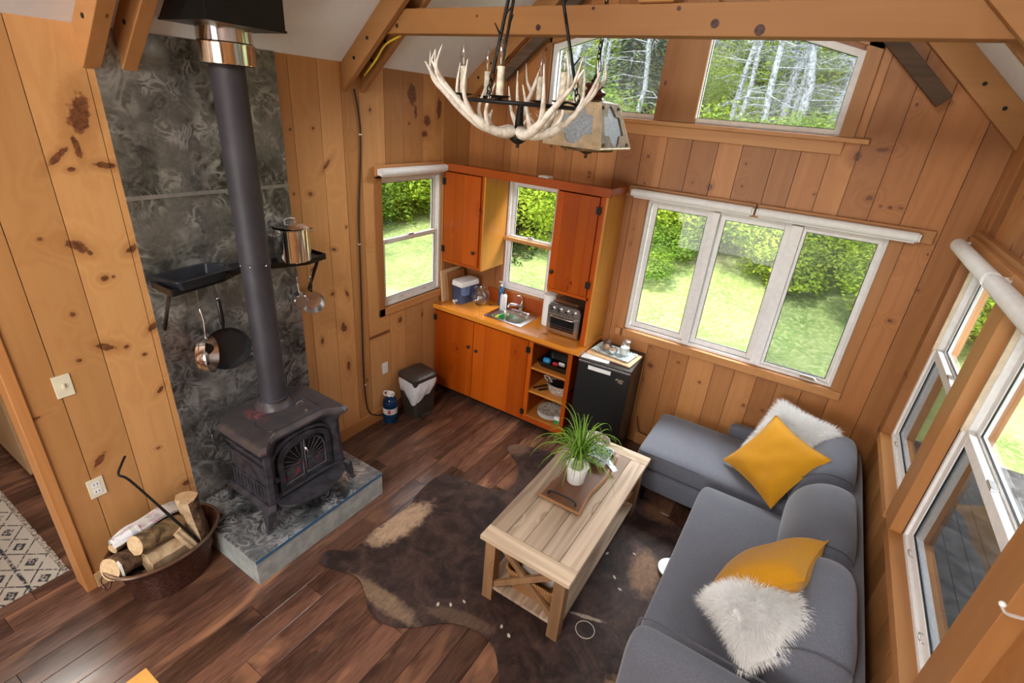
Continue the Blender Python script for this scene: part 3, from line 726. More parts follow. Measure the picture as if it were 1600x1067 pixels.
shade('white roller shade over the right half of the triple window', FARW, 2.42, 3.31, 2.098, .062, board=(2.42, 3.375))
shade('white roller shade above the window nearest the room corner', RIGHTW, 2.62, 3.46, 2.13, .10, .034, board=(2.60, 3.52))
shade('white roller shade above the near sofa window, cut by the frame edge', RIGHTW, 1.50, 2.585, 2.13, .10, .034, board=(1.44, 2.59))

# ------------------------------------------------------------------ timbers
def rafter(y0, y1, side, label, x0=0.0, x1=1.70, drop=.165, gap=.0):
    f = (lambda q: q) if side == 0 else (lambda q: W-q)
    ys, xs = (y0+y1)/2, f(x0)
    root = thing('rafter', label, 'rafter', (xs, ys, H+SL*x0-drop), group=None)
    mb = MB(); mb.bid = (y0*3.1+side*.4) % 1
    mb.hexa([(f(x0), y0, H+SL*x0-drop-gap), (f(x1), y0, H+SL*x1-drop-gap), (f(x1), y1, H+SL*x1-drop-gap), (f(x0), y1, H+SL*x0-drop-gap),
             (f(x0), y0, H+SL*x0-gap), (f(x1), y0, H+SL*x1-gap), (f(x1), y1, H+SL*x1-gap), (f(x0), y1, H+SL*x0-gap)])
    mb.build('timber', 'rafter', root, world=True, bevel=.003)
    mb = MB()
    for k in (.12, .24):
        x_ = x0+k; z_ = H+SL*x_-drop*.5
        mb.tube([(f(x_), y0-.004, z_), (f(x_), y0+.002, z_)], .010, 12)
    mb.build('bolt', 'handle_blk', root, world=True)
    return root
rafter(2.415, 2.455, 0, 'front rafter of the pair at the left end of the tie beam')
rafter(2.56, 2.60, 0, 'rear rafter of the pair at the left end of the tie beam')
rafter(2.415, 2.455, 1, 'front rafter crossing the top right corner of the photo')
rafter(2.56, 2.60, 1, 'rear rafter at the right end of the tie beam')
rafter(1.045, 1.11, 0, 'front rafter of the pair at the top left near the stove pipe')
rafter(1.19, 1.25, 0, 'rear rafter of the pair at the top left, beside the chimney box')
rafter(3.70, 3.765, 1, 'dark rafter against the gable wall on the right', drop=.17)
rafter(3.70, 3.765, 0, 'dark rafter against the gable wall on the left, behind the candles', drop=.17)
tb = thing('tie_beam', 'long pine tie beam with round knots crossing the top', 'beam', (.3, 2.508, 2.93))
mb = MB(); mb.bid = .3; mb.box(.22, 3.22, 2.462, 2.553, 2.925, 3.045); mb.build('timber', 'beam', tb, world=True, bevel=.003)
mb = MB()
for x_, z_, r_ in ((.434, 2.963, .012), (1.373, 2.955, .014), (1.655, 3.03, .007), (2.209, 2.97, .017), (2.387, 2.948, .020), (2.049, 3.025, .009), (1.0, 3.006, .006)):
    mb.tube([(x_, 2.4605, z_), (x_, 2.4625, z_)], r_, 16)
mb.build('knot', plain('dark_knot', (.07, .022, .012), .6, var=.4, scale=60), tb, world=True)
mb = MB(); mb.box(1.865, 2.03, 2.44, 2.58, 3.045, 3.10); mb.build('bracket_block', 'rafter', tb, world=True, bevel=.012)
for s_, lab in ((1, 'rough weathered board angled on the gable wall, right'), (-1, 'rough weathered board angled on the gable wall, left of the gable windows')):
    f = lambda q: W/2+s_*(q-W/2)
    mb = MB(); a, b = Vector((f(3.165), 3.69, 2.80)), Vector((f(2.30), 3.69, 3.565))
    mb.beam(a, b, .075, .05, up=(0, 1, 0)); tag(mb.build('weathered_board', 'old_board', bevel=.004), lab, 'board')
yc = MB(); yc.tube(spline([(.10, 2.51, 2.70), (.22, 2.50, 2.79), (.30, 2.50, 2.87), (.42, 2.51, 2.92)], 6), .006, 8)
tag(yc.build('yellow_cable', 'yellow_cord', smooth=60), 'yellow electric cable between the two rafters', 'cable')
pcd = thing('power_cord', 'black cord running down the pine wall between stove and window', 'cord', (.008, 2.49, 1.3))
for y_, z_ in ((2.538, 2.345), (2.484, 1.60), (2.466, .42), (2.62, .052)): MB().box(.001, .013, y_-.010, y_+.010, z_-.005, z_+.005).build('clip', 'white_plast', pcd, world=True, bevel=.002)
(MB().tube(spline([(.012, 2.50, 2.62), (.008, 2.54, 2.345), (.008, 2.49, 1.79), (.008, 2.475, 1.26), (.008, 2.46, .67), (.008, 2.465, .30), (.012, 2.50, .13), (.022, 2.62, .05), (.022, 2.72, .055)], 8), .0055, 8).build('cable', 'cord', pcd, world=True, smooth=60))
for i, z_ in enumerate((2.10, .95, .36)):
    pass
# wall hardware
sw = thing('light_switch', 'ivory light switch on the pine wall above the outlet', 'light switch', (0, .643, 1.225))
MB(LEFTW).box(.608, .678, -.006, 0, 1.17, 1.285).build('plate', 'ivory', sw, world=True, bevel=.002)
MB(LEFTW).box(.638, .648, -.016, -.006, 1.218, 1.24).build('toggle', 'ivory', sw, world=True, bevel=.001)
ol = thing('wall_outlet', 'ivory wall outlet above the firewood tub', 'outlet', (0, .635, .61))
MB(LEFTW).box(.60, .672, -.006, 0, .555, .67).build('plate', 'ivory', ol, world=True, bevel=.002)
for z_ in (.635, .59):
    m_ = MB(LEFTW); m_.box(.618, .654, -.008, -.006, z_-.015, z_+.015).build('socket', 'white_plast', ol, world=True, bevel=.003)
    m_ = MB(LEFTW); m_.box(.626, .629, -.0085, -.008, z_-.005, z_+.008).box(.641, .644, -.0085, -.008, z_-.005, z_+.008).build('slot', 'black', ol, world=True)
tag(MB(LEFTW).box(2.665, 2.73, -.006, 0, .43, .535).build('outlet_cover', 'white_plast', bevel=.002), 'white outlet cover on the wall beside the bin', 'outlet')
hk = thing('coat_hook', 'small white coat hook on the pine wall at lower right', 'coat hook', (3.54, 1.38, 1.60))
MB().tube(spline([(3.535, 1.385, 1.600), (3.50, 1.372, 1.598), (3.455, 1.345, 1.612), (3.432, 1.328, 1.640)], 6), [.0045]*12+[.004]*7, 10).build('hook', 'white_plast', hk, world=True, smooth=60)
MB().ball((3.431, 1.327, 1.645), .0075, 8).build('tip', 'white_plast', hk, world=True, smooth=60)
MB().box(3.530, 3.540, 1.368, 1.40, 1.575, 1.625).build('base_plate', 'white_plast', hk, world=True, bevel=.003)

# ------------------------------------------------------------------ hearth and metal wall panel
pn = thing('heat_shield', 'swirled sheet-metal panel on the wall behind the stove', 'metal panel', (0, 1.52, 0))
for z0, z1, i in ((.19, 1.158, 0), (1.164, 2.05, 1), (2.062, H+.0, 2)):
    MB().box(.001, .008, 1.085, 1.952, z0, z1).build('metal_sheet', 'metal_panel', pn, world=True)
MB().box(.006, .013, 1.085, 1.952, 2.046, 2.066).build('seam_strip', plain('dull_strip', (.30, .29, .27), .5, .6), pn, world=True)
MB().box(.006, .0095, 1.085, 1.952, 1.158, 1.164).build('seam_strip', 'steel', pn, world=True)
hl = MB(); hl.tube([(.012, 1.235, .615), (.02, 1.232, .585), (.02, 1.238, .487), (.02, 1.31, .478), (.012, 1.31, .478)], .003, 6)
hl.build('wire_handle', 'steel', pn, world=True, smooth=60)
he = thing('hearth', 'raised stove hearth topped with swirled metal, grey sides and blue edge', 'hearth', (.35, 1.49, 0))
MB().box(.001, .70, 1.018, 1.972, 0, .178).build('base', 'hearth_side', he, world=True, bevel=.003)
MB().box(.001, .702, 1.016, 1.974, .178, .188).build('top_sheet', 'metal_hearth', he, world=True, bevel=.001)
MB().box(.7022, .7045, 1.016, 1.974, .170, .1885).build('blue_edge', 'blue_tape', he, world=True)
MB().box(.004, .03, 1.10, 1.95, .1885, .196).build('rear_strip', 'steel', he, world=True)

# ------------------------------------------------------------------ wood stove
st = thing('wood_stove', 'black cast-iron wood stove on four splayed legs', 'stove', (.34, 1.495, .188))
Y0, Y1, XB, XF, YC = 1.20, 1.79, .10, .59, 1.495
def outline(inset=0, zf=0):
    """plan outline of stove body: canted back corners, serpentine front"""
    P = [(XB, 1.32), (XB, 1.67), (.20, Y1), (.585, Y1), (.600, 1.755), (.555, 1.70), (.532, 1.66), (.532, 1.33), (.552, 1.29), (.603, 1.235), (.590, Y0), (.20, Y0)]
    cx, cy = .34, YC
    return [(cx+(x-cx)*(1-inset/.24), cy+(y-cy)*(1-inset/.29)) for x, y in P]
def ring(ins, z): return [(x, y, z) for x, y in outline(ins)]
MB().loft([ring(-.004, .330), ring(-.010, .338), ring(-.010, .352), ring(.012, .372)]).build('bottom_skirt', 'iron', st, world=True, bevel=.002, bseg=1)
MB().loft([ring(.020, .37), ring(.030, .60), ring(.030, .70), ring(.018, .728), ring(.010, .748)]).build('firebox', 'iron', st, world=True, bevel=.002, bseg=1)
MB().loft([ring(.004, .748), ring(-.012, .760), ring(-.014, .776), ring(.006, .796), ring(.018, .800)]).build('top_plate', 'iron_top', st, world=True, bevel=.002)
# griddle lid set into the top
def rr(x0, x1, y0, y1, r, z, n=5):
    out = []
    for cx, cy, a0 in ((x1-r, y1-r, 0), (x0+r, y1-r, 90), (x0+r, y0+r, 180), (x1-r, y0+r, 270)):
        for k in range(n+1):
            a = R(a0+90*k/n); out.append((cx+r*math.cos(a), cy+r*math.sin(a), z))
    return out
MB().loft([rr(.335, .505, 1.325, 1.675, .05, .7995), rr(.335, .505, 1.325, 1.675, .05, .8035), rr(.341, .499, 1.331, 1.669, .046, .8055)]).build('griddle_lid', 'iron_top', st, world=True)
g = MB(); P0 = rr(.328, .512, 1.318, 1.682, .055, .802); g.tube([*P0, P0[0]], .0035, 6); g.build('lid_rim', 'iron', st, world=True, smooth=60)
MB().tube(spline([(.47, 1.585, .805), (.47, 1.586, .85), (.462, 1.568, .882), (.452, 1.545, .872), (.452, 1.54, .842)], 5), .0022, 6).build('lid_lifter', 'steel', st, world=True, smooth=60)
MB().lathe([(.012, .805), (.012, .812), (.004, .815)], 12, (.47, 1.585, 0)).build('lifter_knob', 'steel', st, world=True, smooth=50)
# arched door surround and doors on the front face (plane x about .53)
FX = .520
def arch(u0, u1, z0, zs, rise, n=16):
    c = (u0+u1)/2; a = (u1-u0)/2
    return [(u0, z0), (u1, z0)] + [(c+a*math.cos(PI*k/n), zs+rise*(math.sin(PI*k/n)**.75)) for k in range(n+1)]
def archring(par, name, u0, u1, z0, zs, rise, w, x0, x1, mat='iron'):
    A_ = arch(u0, u1, z0, zs, rise); B_ = arch(u0+w, u1-w, z0+w*.6, zs, rise-w); mb = MB(); n = len(A_)
    va = [[mb.v((x, p[0], p[1])) for p in L_] for x, L_ in ((x0, A_), (x1, A_), (x1, B_), (x0, B_))]
    for k in range(n):
        q = (k+1) % n
        for r in range(3): mb.f([va[r][k], va[r][q], va[r+1][q], va[r+1][k]])
    mb.build(name, mat, par, world=True)
archring(st, 'door_surround', 1.315, 1.685, .400, .575, .145, .030, FX-.02, FX+.034)
archring(st, 'outer_arch', 1.275, 1.715, .385, .575, .170, .016, FX-.02, FX+.022)
for s_ in (0, 1):
    ya, yb = (1.345, 1.4925) if s_ == 0 else (1.4975, 1.655)
    c = 1.495; pts = []
    outp = []
    n = 10
    for k in range(n+1):
        y = ya+(yb-ya)*k/n; q = max(-1, min(1, (y-c)/.155)); outp.append((y, .565+.115*(max(0, 1-q*q))**.42))
    mb = MB(); fr = [(ya, .412)] + outp + [(yb, .412)]
    mb.loft([[(FX+.004, p[0], p[1]) for p in fr], [(FX+.014, p[0], p[1]) for p in fr]])
    dr = mb.build('door', 'iron_door', st, world=True)
    mb = MB(); w_ = .010; mb.tube([(FX+.017, p[0]+(w_ if p[0] < (ya+yb)/2 else -w_)*.6, p[1]-(.008 if p[1] > .43 else -.008)) for p in fr+[fr[0]]], .0062, 6); mb.build('door_frame', 'iron_door', dr, world=True, smooth=60)
    # glass behind fan-shaped bars in the upper half
    top_in = [(y, z-.020) for y, z in outp]
    mb = MB(); gl = [(ya+.016, .528)] + [(min(max(y, ya+.016), yb-.016), z) for y, z in top_in] + [(yb-.016, .528)]
    mb.loft([[(FX+.0145, p[0], p[1]) for p in gl], [(FX+.016, p[0], p[1]) for p in gl]]); mb.build('glass', 'glassdark', dr, world=True)
    org = (yb-.008, .515) if s_ == 0 else (ya+.008, .515)
    mb = MB()
    for k in range(7):
        a = R(92+k*14.5) if s_ == 0 else R(88-k*14.5)
        d = Vector((math.cos(a), math.sin(a))); L_ = .155
        for t_ in range(30):
            L_ = .155*(1-t_/34); yy = org[0]+d.x*L_; zz = org[1]+d.y*L_; q = max(-1, min(1, (yy-c)/.155))
            if ya+.012 < yy < yb-.012 and zz < .552+.110*(max(0, 1-q*q))**.42: break
        mb.tube([(FX+.020, org[0], org[1]), (FX+.020, org[0]+d.x*L_, org[1]+d.y*L_)], .0024, 6)
    for rr_ in (.035,):
        mb.tube([(FX+.021, org[0]+rr_*math.cos(R(92+k*11) if s_ == 0 else R(88-k*11)), org[1]+rr_*math.sin(R(92+k*11) if s_ == 0 else R(88-k*11))) for k in range(9)], .003, 6)
    mb.build('fan_grille', 'iron_door', dr, world=True, smooth=60)
    mb = MB(); mb.box(FX+.012, FX+.019, ya+.022, yb-.022, .436, .500); mb.build('lower_panel', 'iron_door', dr, world=True, bevel=.006)
mb = MB(); mb.tube([(FX+.020, 1.503, .612), (FX+.030, 1.503, .612), (FX+.036, 1.512, .590), (FX+.038, 1.513, .572)], [.005, .005, .006, .004], 8); mb.build('door_handle', 'steel', st, world=True, smooth=60)
mb = MB(); mb.tube([(FX+.012, 1.293, .505), (FX+.045, 1.293, .505)], .013, 12).tube([(FX+.020, 1.293, .505), (FX+.024, 1.293, .505)], .017, 12); mb.build('damper_knob', 'iron', st, world=True, smooth=40)
mb = MB()
for y in (1.262, 1.728):
    for z in (.43, .47, .53, .57, .64): mb.box(FX+.010, FX+.046, y-.012, y+.012, z, z+.006)
for k in range(4):
    for y in (1.285, 1.701): mb.box(FX+.006, FX+.024, y-.012+k*.007, y-.009+k*.007, .40, .52)
mb.build('column_ribs', 'iron', st, world=True)
# side face (towards the camera): framed panel with slots
mb = MB(); yS = Y0+.035
mb.box(.21, .55, yS-.020, yS-.004, .682, .692).box(.21, .55, yS-.022, yS-.004, .632, .640).box(.21, .55, yS-.020, yS-.004, .495, .503)
for k in range(9): mb.box(.225+k*.034, .240+k*.034, yS-.018, yS-.004, .385, .485)
mb.build('side_panel', 'iron', st, world=True, bevel=.002, bseg=1)
# ash lip: half-moon shelf in front
sh = []
for k in range(17):
    a = R(-90+180*k/16); sh.append((.565+.135*math.cos(a)**.8 if math.cos(a) > 0 else .565, 1.495+.235*math.sin(a)))
mb = MB(); mb.loft([[(x, y, .352) for x, y in sh], [(x+.006, y*1.0, .366) for x, y in sh], [(x+.012, y, .374) for x, y in sh]]); mb.build('ash_lip', 'iron', st, world=True, bevel=.002)
mb = MB(); mb.loft([[(x-.02, 1.495+(y-1.495)*.92, .322) for x, y in sh], [(x, y, .352) for x, y in sh]]); mb.build('ash_lip_underside', 'iron', st, world=True)
for lx, ly, dx, dy in ((.555, 1.225, .022, -.040), (.555, 1.775, .022, .045), (.165, 1.245, -.028, -.030), (.165, 1.745, -.028, .03)):
    mb = MB()
    def sq(cx, cy, h, z): return [(cx-h, cy-h, z), (cx+h, cy-h, z), (cx+h, cy+h, z), (cx-h, cy+h, z)]
    mb.loft([sq(lx+dx, ly+dy, .013, .189), sq(lx+dx, ly+dy, .014, .198), sq(lx+dx*.9, ly+dy*.9, .011, .206), sq(lx+dx*.5, ly+dy*.5, .022, .27), sq(lx, ly, .034, .336)]); mb.build('leg', 'iron', st, world=True, bevel=.002)
# flue collar, pipe and chimney support box
PX, PY = .262, 1.522
mb = MB(); mb.lathe([(.115, .798), (.105, .806), (.088, .838), (.082, .85)], 32, (PX-.01, PY, 0)); mb.build('flue_collar', 'iron_top', st, world=True, smooth=40)
pp = thing('stove_pipe', 'long dark matte stove pipe rising from the wood stove', 'stove pipe', (PX, PY, .85))
MB().lathe([(.0775, .845), (.0775, .868), (.075, .870), (.075, 1.72)], 40, (PX, PY, 0)).build('lower_pipe', 'pipe', pp, world=True, smooth=40)
MB().lathe([(.0785, 1.70), (.0785, 1.722), (.0765, 1.724), (.0765, 2.70)], 40, (PX, PY, 0)).build('upper_pipe', 'pipe', pp, world=True, smooth=40)
mb = MB()
for a in (-95, -50, 10): mb.ball((PX+.079*math.cos(R(a)), PY+.079*math.sin(R(a)), 1.711), .004, 5)
mb.build('screws', 'steel', pp, world=True)
cb = thing('chimney_support', 'black chimney box with polished steel collar below the ceiling', 'chimney support', (PX, PY+.02, 2.83))
MB().lathe([(.118, 2.668), (.120, 2.672), (.120, 2.745), (.123, 2.75), (.123, 2.755), (.118, 2.76), (.116, 2.84), (.100, 2.845)], 48, (PX, PY+.008, 0), cap=False).build('steel_collar', 'chrome', cb, world=True, smooth=35)
MB().lathe([(.112, 2.674), (.08, 2.69), (.078, 2.69)], 40, (PX, PY+.008, 0), cap=False).build('collar_inside', 'black', cb, world=True)
mb = MB(); bx0, bx1, by0, by1 = .075, .445, 1.352, 1.722
mb.hexa([(bx0, by0, 2.83), (bx1, by0, 2.83), (bx1, by1, 2.83), (bx0, by1, 2.83), (bx0, by0, H+SL*bx0+.06), (bx1, by0, H+SL*bx1+.06), (bx1, by1, H+SL*bx1+.06), (bx0, by1, H+SL*bx0+.06)])
mb.build('box', 'black_metal', cb, world=True, bevel=.002)
MB().box(bx0-.004, bx1+.004, by0-.004, by1+.004, 2.822, 2.832).build('bottom_flange', 'black_metal', cb, world=True)

# ------------------------------------------------------------------ wall rack with pans
rk = thing('pot_rack', 'black steel wall rack with folding brackets behind the stove pipe', 'rack', (.0, 1.55, 1.62))
mb = MB(); mb.prism([(.012, 1.105), (.21, 1.105), (.155, 1.40), (.11, 1.50), (.07, 1.56), (.07, 1.60), (.11, 1.68), (.15, 1.74), (.20, 1.90), (.17, 2.055), (.012, 2.055)], 1.625, 1.631); mb.build('shelf_plate', 'black_metal', rk, world=True)
mb = MB()
edge = [(.012, 1.105, 1.628), (.21, 1.105, 1.628), (.155, 1.40, 1.628), (.07, 1.56, 1.628), (.07, 1.60, 1.628), (.15, 1.74, 1.628), (.20, 1.90, 1.628), (.17, 2.055, 1.628), (.012, 2.055, 1.628)]
for a, b in zip(edge, edge[1:]): mb.beam(a, b, .008, .036)
mb.build('rim', 'black_metal', rk, world=True, bevel=.002)
for y, x in ((1.115, .16), (2.02, .14)):
    mb = MB(); mb.beam((.012, y, 1.37), (x, y, 1.615), .012, .016).beam((.014, y, 1.33), (.014, y, 1.62), .014, .012); mb.build('bracket', 'black_metal', rk, world=True)
mb = MB(); mb.tube([(.145, 1.22, 1.612), (.10, 1.385, 1.612)], .003, 6).tube([(.11, 1.83, 1.612), (.11, 1.99, 1.612)], .003, 6)
mb.build('hook_rail', 'steel', rk, world=True)
def hook(x, y, z0, z1, lab):
    h = tag(MB().tube([(x, y, z0), (x+.004, y, z0-.004), (x+.004, y, (z0+z1)/2), (x, y, z1+.006), (x-.006, y, z1), (x-.008, y, z1+.008)], .0018, 6).build('wire_hook', 'steel', smooth=60), lab, 'hook')
hook(.135, 1.252, 1.612, 1.492, 'thin wire hook holding the copper-bottomed pan')
hook(.098, 1.374, 1.612, 1.500, 'thin wire hook holding the black frying pan')
hook(.11, 1.875, 1.612, 1.505, 'thin wire hook holding the smallest saucepan')
hook(.11, 1.972, 1.612, 1.492, 'thin wire hook holding the larger saucepan')
# baking pan (rectangular with wide rim)
bp = thing('baking_pan', 'dark metal baking pan on the left end of the wall rack', 'baking pan', (.125, 1.262, 1.633))
def rrp(hx, hy, r, z, n=4):
    return [(x, y, zz) for x, y, zz in rr(-hx, hx, -hy, hy, r, z, n)]
mb = MB(); mb.loft([rrp(.078, .128, .02, .0), rrp(.090, .140, .022, .048), rrp(.104, .160, .03, .050), rrp(.104, .160, .03, .053), rrp(.087, .137, .02, .052), rrp(.074, .124, .018, .004)])
mb.build('pan', 'bakeware', bp, smooth=35)
for s_ in (-1, 1):
    mb = MB(); mb.tube(spline([(-.05, s_*.155, .052), (-.03, s_*.175, .054), (.03, s_*.175, .054), (.05, s_*.155, .052)], 4), [.006]*13, 8, flat=.4); mb.build('handle', 'bakeware', bp, smooth=60)
bp.rotation_euler = (0, 0, R(9))
lowpan = thing('griddle_pan', 'flat black griddle partly behind the stove pipe on the rack', 'pan', (.085, 1.50, 1.633))
mb = MB(); mb.lathe([(.085, 0), (.10, .012), (.104, .022), (.100, .022), (.094, .006)], 28, (0, 0, 0), .62); mb.build('pan', 'pan_in', lowpan, smooth=40)
mb = MB(); mb.beam((0, .09, .02), (-.02, .17, .03), .018, .008); mb.build('handle', 'black', lowpan, bevel=.002)
# stock pot with lid
sp = thing('stock_pot', 'large shiny steel stock pot with lid ajar on the rack', 'pot', (.115, 1.862, 1.633))
MB().lathe([(.100, 0), (.106, .006), (.106, .195), (.109, .198), (.109, .201), (.103, .201), (.102, .012), (.0, .010)], 48, cap=False).build('pot_body', 'chrome', sp, smooth=35)
mb = MB(); lid = MB(); lid.lathe([(.108, 0), (.111, .004), (.100, .010), (.05, .020), (.001, .024)], 40, cap=False); lo = lid.build('lid', 'chrome', sp, smooth=40); lo.location = (.0, -.004, .208); lo.rotation_euler = (R(-4), R(3), 0)
lh = MB(); lh.tube(spline([(0, -.035, .018), (0, -.03, .045), (0, .03, .045), (0, .035, .018)], 5), .004, 8); lh.build('lid_handle', 'steel', lo, smooth=60)
for s_ in (-1, 1):
    mb = MB(); mb.tube(spline([(-.03, s_*.106, .165), (-.028, s_*.140, .172), (.028, s_*.140, .172), (.03, s_*.106, .165)], 5), .0045, 8); mb.build('side_handle', 'steel', sp, smooth=60)
# hanging pans: built with disc axis = local z, handle along +y from rim, then rotated
def hpan(name, label, loc, rot, r, depth, hl, mo, mi, mh, hw=.010, bottom=None, rim='steel'):
    t = thing(name, label, 'pan', loc, rot=rot)
    MB().lathe([(r*.80, 0), (r*.86, .003), (r*.985, depth*.8), (r, depth), (r*.985, depth), (r*.96, depth*.85), (r*.83, .006), (.001, .005)], 48, cap=False).build('pan_body', mi, t, smooth=40)
    MB().lathe([(.001, -.001), (r*.80, -.001), (r*.87, .002), (r*.992, depth*.8), (r*1.004, depth*.99)], 48, cap=False).build('outer_shell', mo, t, smooth=40)
    if bottom: MB().lathe([(.001, -.004), (r*.80, -.004), (r*.84, 0), (r*.93, depth*.38)], 48, cap=False).build('copper_base', bottom, t, smooth=40)
    mb = MB(); mb.tube(spline([(0, r*.97, depth*.75), (0, r+.03, depth*.85), (0, r+hl*.6, depth*1.0), (0, r+hl, depth*.9)], 4), [hw*.7]*4+[hw]*8+[hw*.75], 10, flat=.85, ref=(0, 0, 1)); mb.build('handle', mh, t, smooth=60)
    mb = MB(); mb.lathe([(.006, 0), (.008, .002), (.006, .004)], 12, (0, r+hl+.006, depth*.9)); mb.build('hang_ring', 'steel', t, smooth=60)
    return t
# copper-bottomed saute pan seen edge-on; opening faces +y/right
def place_hang(t, top, face, r, hl, depth):
    """hang the pan from its handle end at `top`, with pan opening facing `face` (horizontal-ish vector)"""
    z = Vector(face).normalized(); up = Vector((0, 0, 1)); y = (up - z*up.dot(z)).normalized(); x = y.cross(z)
    m = Matrix((x, y, z)).transposed(); t.rotation_euler = m.to_euler(); t.location = Vector(top) - m @ Vector((0, r+hl+.012, depth*.9))
hp = hpan('saute_pan', 'copper-bottomed steel saute pan hanging edge-on left of the frying pan', (0, 0, 0), (0, 0, 0), .105, .055, .17, 'chrome', 'steel', 'steel', .008, bottom='copper')
place_hang(hp, (.135, 1.252, 1.498), (.72, .72, .05), .105, .17, .055)
hp = hpan('frying_pan', 'black non-stick frying pan hanging beside the stove pipe', (0, 0, 0), (0, 0, 0), .128, .045, .17, 'black_metal', 'pan_in', 'black', .013)
place_hang(hp, (.098, 1.374, 1.506), (.95, -.25, .06), .128, .17, .045)
hp = hpan('small_saucepan', 'small steel saucepan hanging with its round base showing', (0, 0, 0), (0, 0, 0), .050, .055, .085, 'steel', 'steel', 'steel', .006)
place_hang(hp, (.11, 1.875, 1.512), (-.9, .35, 0), .050, .085, .055)
hp = hpan('saucepan', 'larger steel saucepan hanging at the right end of the rack', (0, 0, 0), (0, 0, 0), .075, .07, .095, 'chrome', 'steel', 'black', .007)
place_hang(hp, (.11, 1.972, 1.498), (.85, -.5, 0), .075, .095, .07)

# ------------------------------------------------------------------ firewood tub
tubt = thing('firewood_tub', 'oval hammered copper tub full of firewood', 'tub', (.24, .785, 0))
tb_prof = [(.71, .001), (.73, .001), (.77, .06), (.83, .185), (.985, .262), (1.035, .266), (1.045, .272), (1.035, .278), (.965, .276), (.815, .185), (.755, .06), (.70, .012), (.001, .010)]
MB().lathe([(r_*.25, z_) for r_, z_ in tb_prof], 56, (0, 0, 0), .80, 1.12, cap=False).build('tub_body', 'tub', tubt, smooth=50)
MB().lathe([(.2545, .264), (.2625, .269), (.2605, .279), (.252, .281), (.248, .276)], 56, (0, 0, 0), .80, 1.12, cap=False).build('rolled_rim', 'tub_rim', tubt, smooth=60)
for s_ in (-1, 1):
    mb = MB(); yy = s_*.285; mb.tube(spline([(-.035, yy, .25), (-.04, yy+s_*.02, .22), (0, yy+s_*.022, .19), (.04, yy+s_*.02, .22), (.035, yy, .25)], 5), .005, 8); mb.build('handle', 'tub', tubt, smooth=60)
tubt.rotation_euler = (0, 0, R(4))
def log_(name, label, a, b, prof, bark, seed, flat_side=None, group=None):
    """prof: list of (radius, angle) cross-section; flat split faces get split-wood material"""
    a, b = Vector(a)-Vector((0, .028, 0)), Vector(b)-Vector((0, .028, 0)); t = (b-a).normalized(); ref = Vector((0, 0, 1)) if abs(t.z) < .8 else Vector((0, 1, 0))
    n0 = (ref-t*ref.dot(t)).normalized(); b0 = t.cross(n0); rs = []; N = 7
    mb = MB()
    for i in range(N+1):
        p = a.lerp(b, i/N); rg = []
        for j, (r_, an, fl) in enumerate(prof):
            k = r_*(1+.10*noise.noise(Vector((j*.7, i*.8, seed)))+.04*math.sin(i*1.3+seed))
            rg.append(mb.v(p+(n0*math.cos(R(an))+b0*math.sin(R(an)))*k))
        rs.append(rg)
    n = len(prof)
    for i in range(N):
        for j in range(n):
            mb.mi = 1 if (prof[j][2] and prof[(j+1) % n][2]) else 0
            mb.f([rs[i][j], rs[i][(j+1) % n], rs[i+1][(j+1) % n], rs[i+1][j]])
    mb.mi = 2; mb.f(rs[0]); mb.f(rs[-1])
    o = mb.build(name, [bark, 'split', 'endgrain'], smooth=38)
    return tag(o, label, 'log', group)
rnd_ = [(1, k*22.5, 0) for k in range(16)]
def prof_round(r): return [(r, q[1], 0) for q in rnd_]
def prof_split(r, a0, a1):
    """wedge: bark arc a0..a1 plus two flat faces meeting at the pith"""
    n = 7; P = [(r, a0+(a1-a0)*k/n, 0) for k in range(n+1)]
    mid = (a0+a1)/2+180
    P[0] = (r, a0, 1); P[-1] = (r, a1, 1)
    P += [(r*.55, a1+ (mid-a1)*.5, 1), (r*.18, mid, 1), (r*.55, a0-(a0+360-mid)*.5, 1)]
    return P
log_('firewood_log', 'round log with a pale sawn end lying on top of the tub', (.30, .665, .385), (.235, .90, .315), prof_round(.052), 'bark2', 1)
log_('firewood_log', 'tall split log standing upright at the right of the tub, bark facing right', (.285, .955, .125), (.235, .945, .455), prof_split(.072, -95, 90), 'bark', 5)
log_('firewood_log', 'pale split wedge at the front of the tub', (.325, .69, .265), (.29, .92, .235), prof_split(.070, 150, 290), 'bark2', 9)
log_('firewood_log', 'dark barked log at the left end of the tub', (.27, .545, .30), (.19, .76, .22), prof_round(.060), 'bark', 13)
log_('firewood_log', 'thin bark strip behind the round log', (.19, .60, .345), (.10, .86, .33), prof_round(.028), 'bark2', 17)
log_('firewood_log', 'small split stick wedged beside the upright log', (.36, .93, .15), (.31, .86, .335), prof_split(.03, 0, 170), 'bark', 21)
log_('firewood_log', 'log at the bottom of the tub under the others', (.25, .62, .10), (.22, 1.0, .10), prof_round(.055), 'bark', 25)
mb = MB(); pg = spline([(.10, .60, .33), (.12, .66, .375), (.13, .74, .385), (.12, .84, .39), (.10, .93, .36)], 4); 
for k in range(3):
    pl = [(p.x-.01*k, p.y, p.z-.006*k) for p in pg]; ql = [(p.x+.10, p.y-.02, p.z+.012-.006*k) for p in pg]
    for i in range(len(pl)-1): mb.hexa([pl[i], pl[i+1], ql[i+1], ql[i], *[(q[0], q[1], q[2]+.002) for q in (pl[i], pl[i+1], ql[i+1], ql[i])]])
tag(mb.build('magazine', 'mag'), 'crumpled glossy magazine tucked behind the logs', 'magazine')
mb = MB()
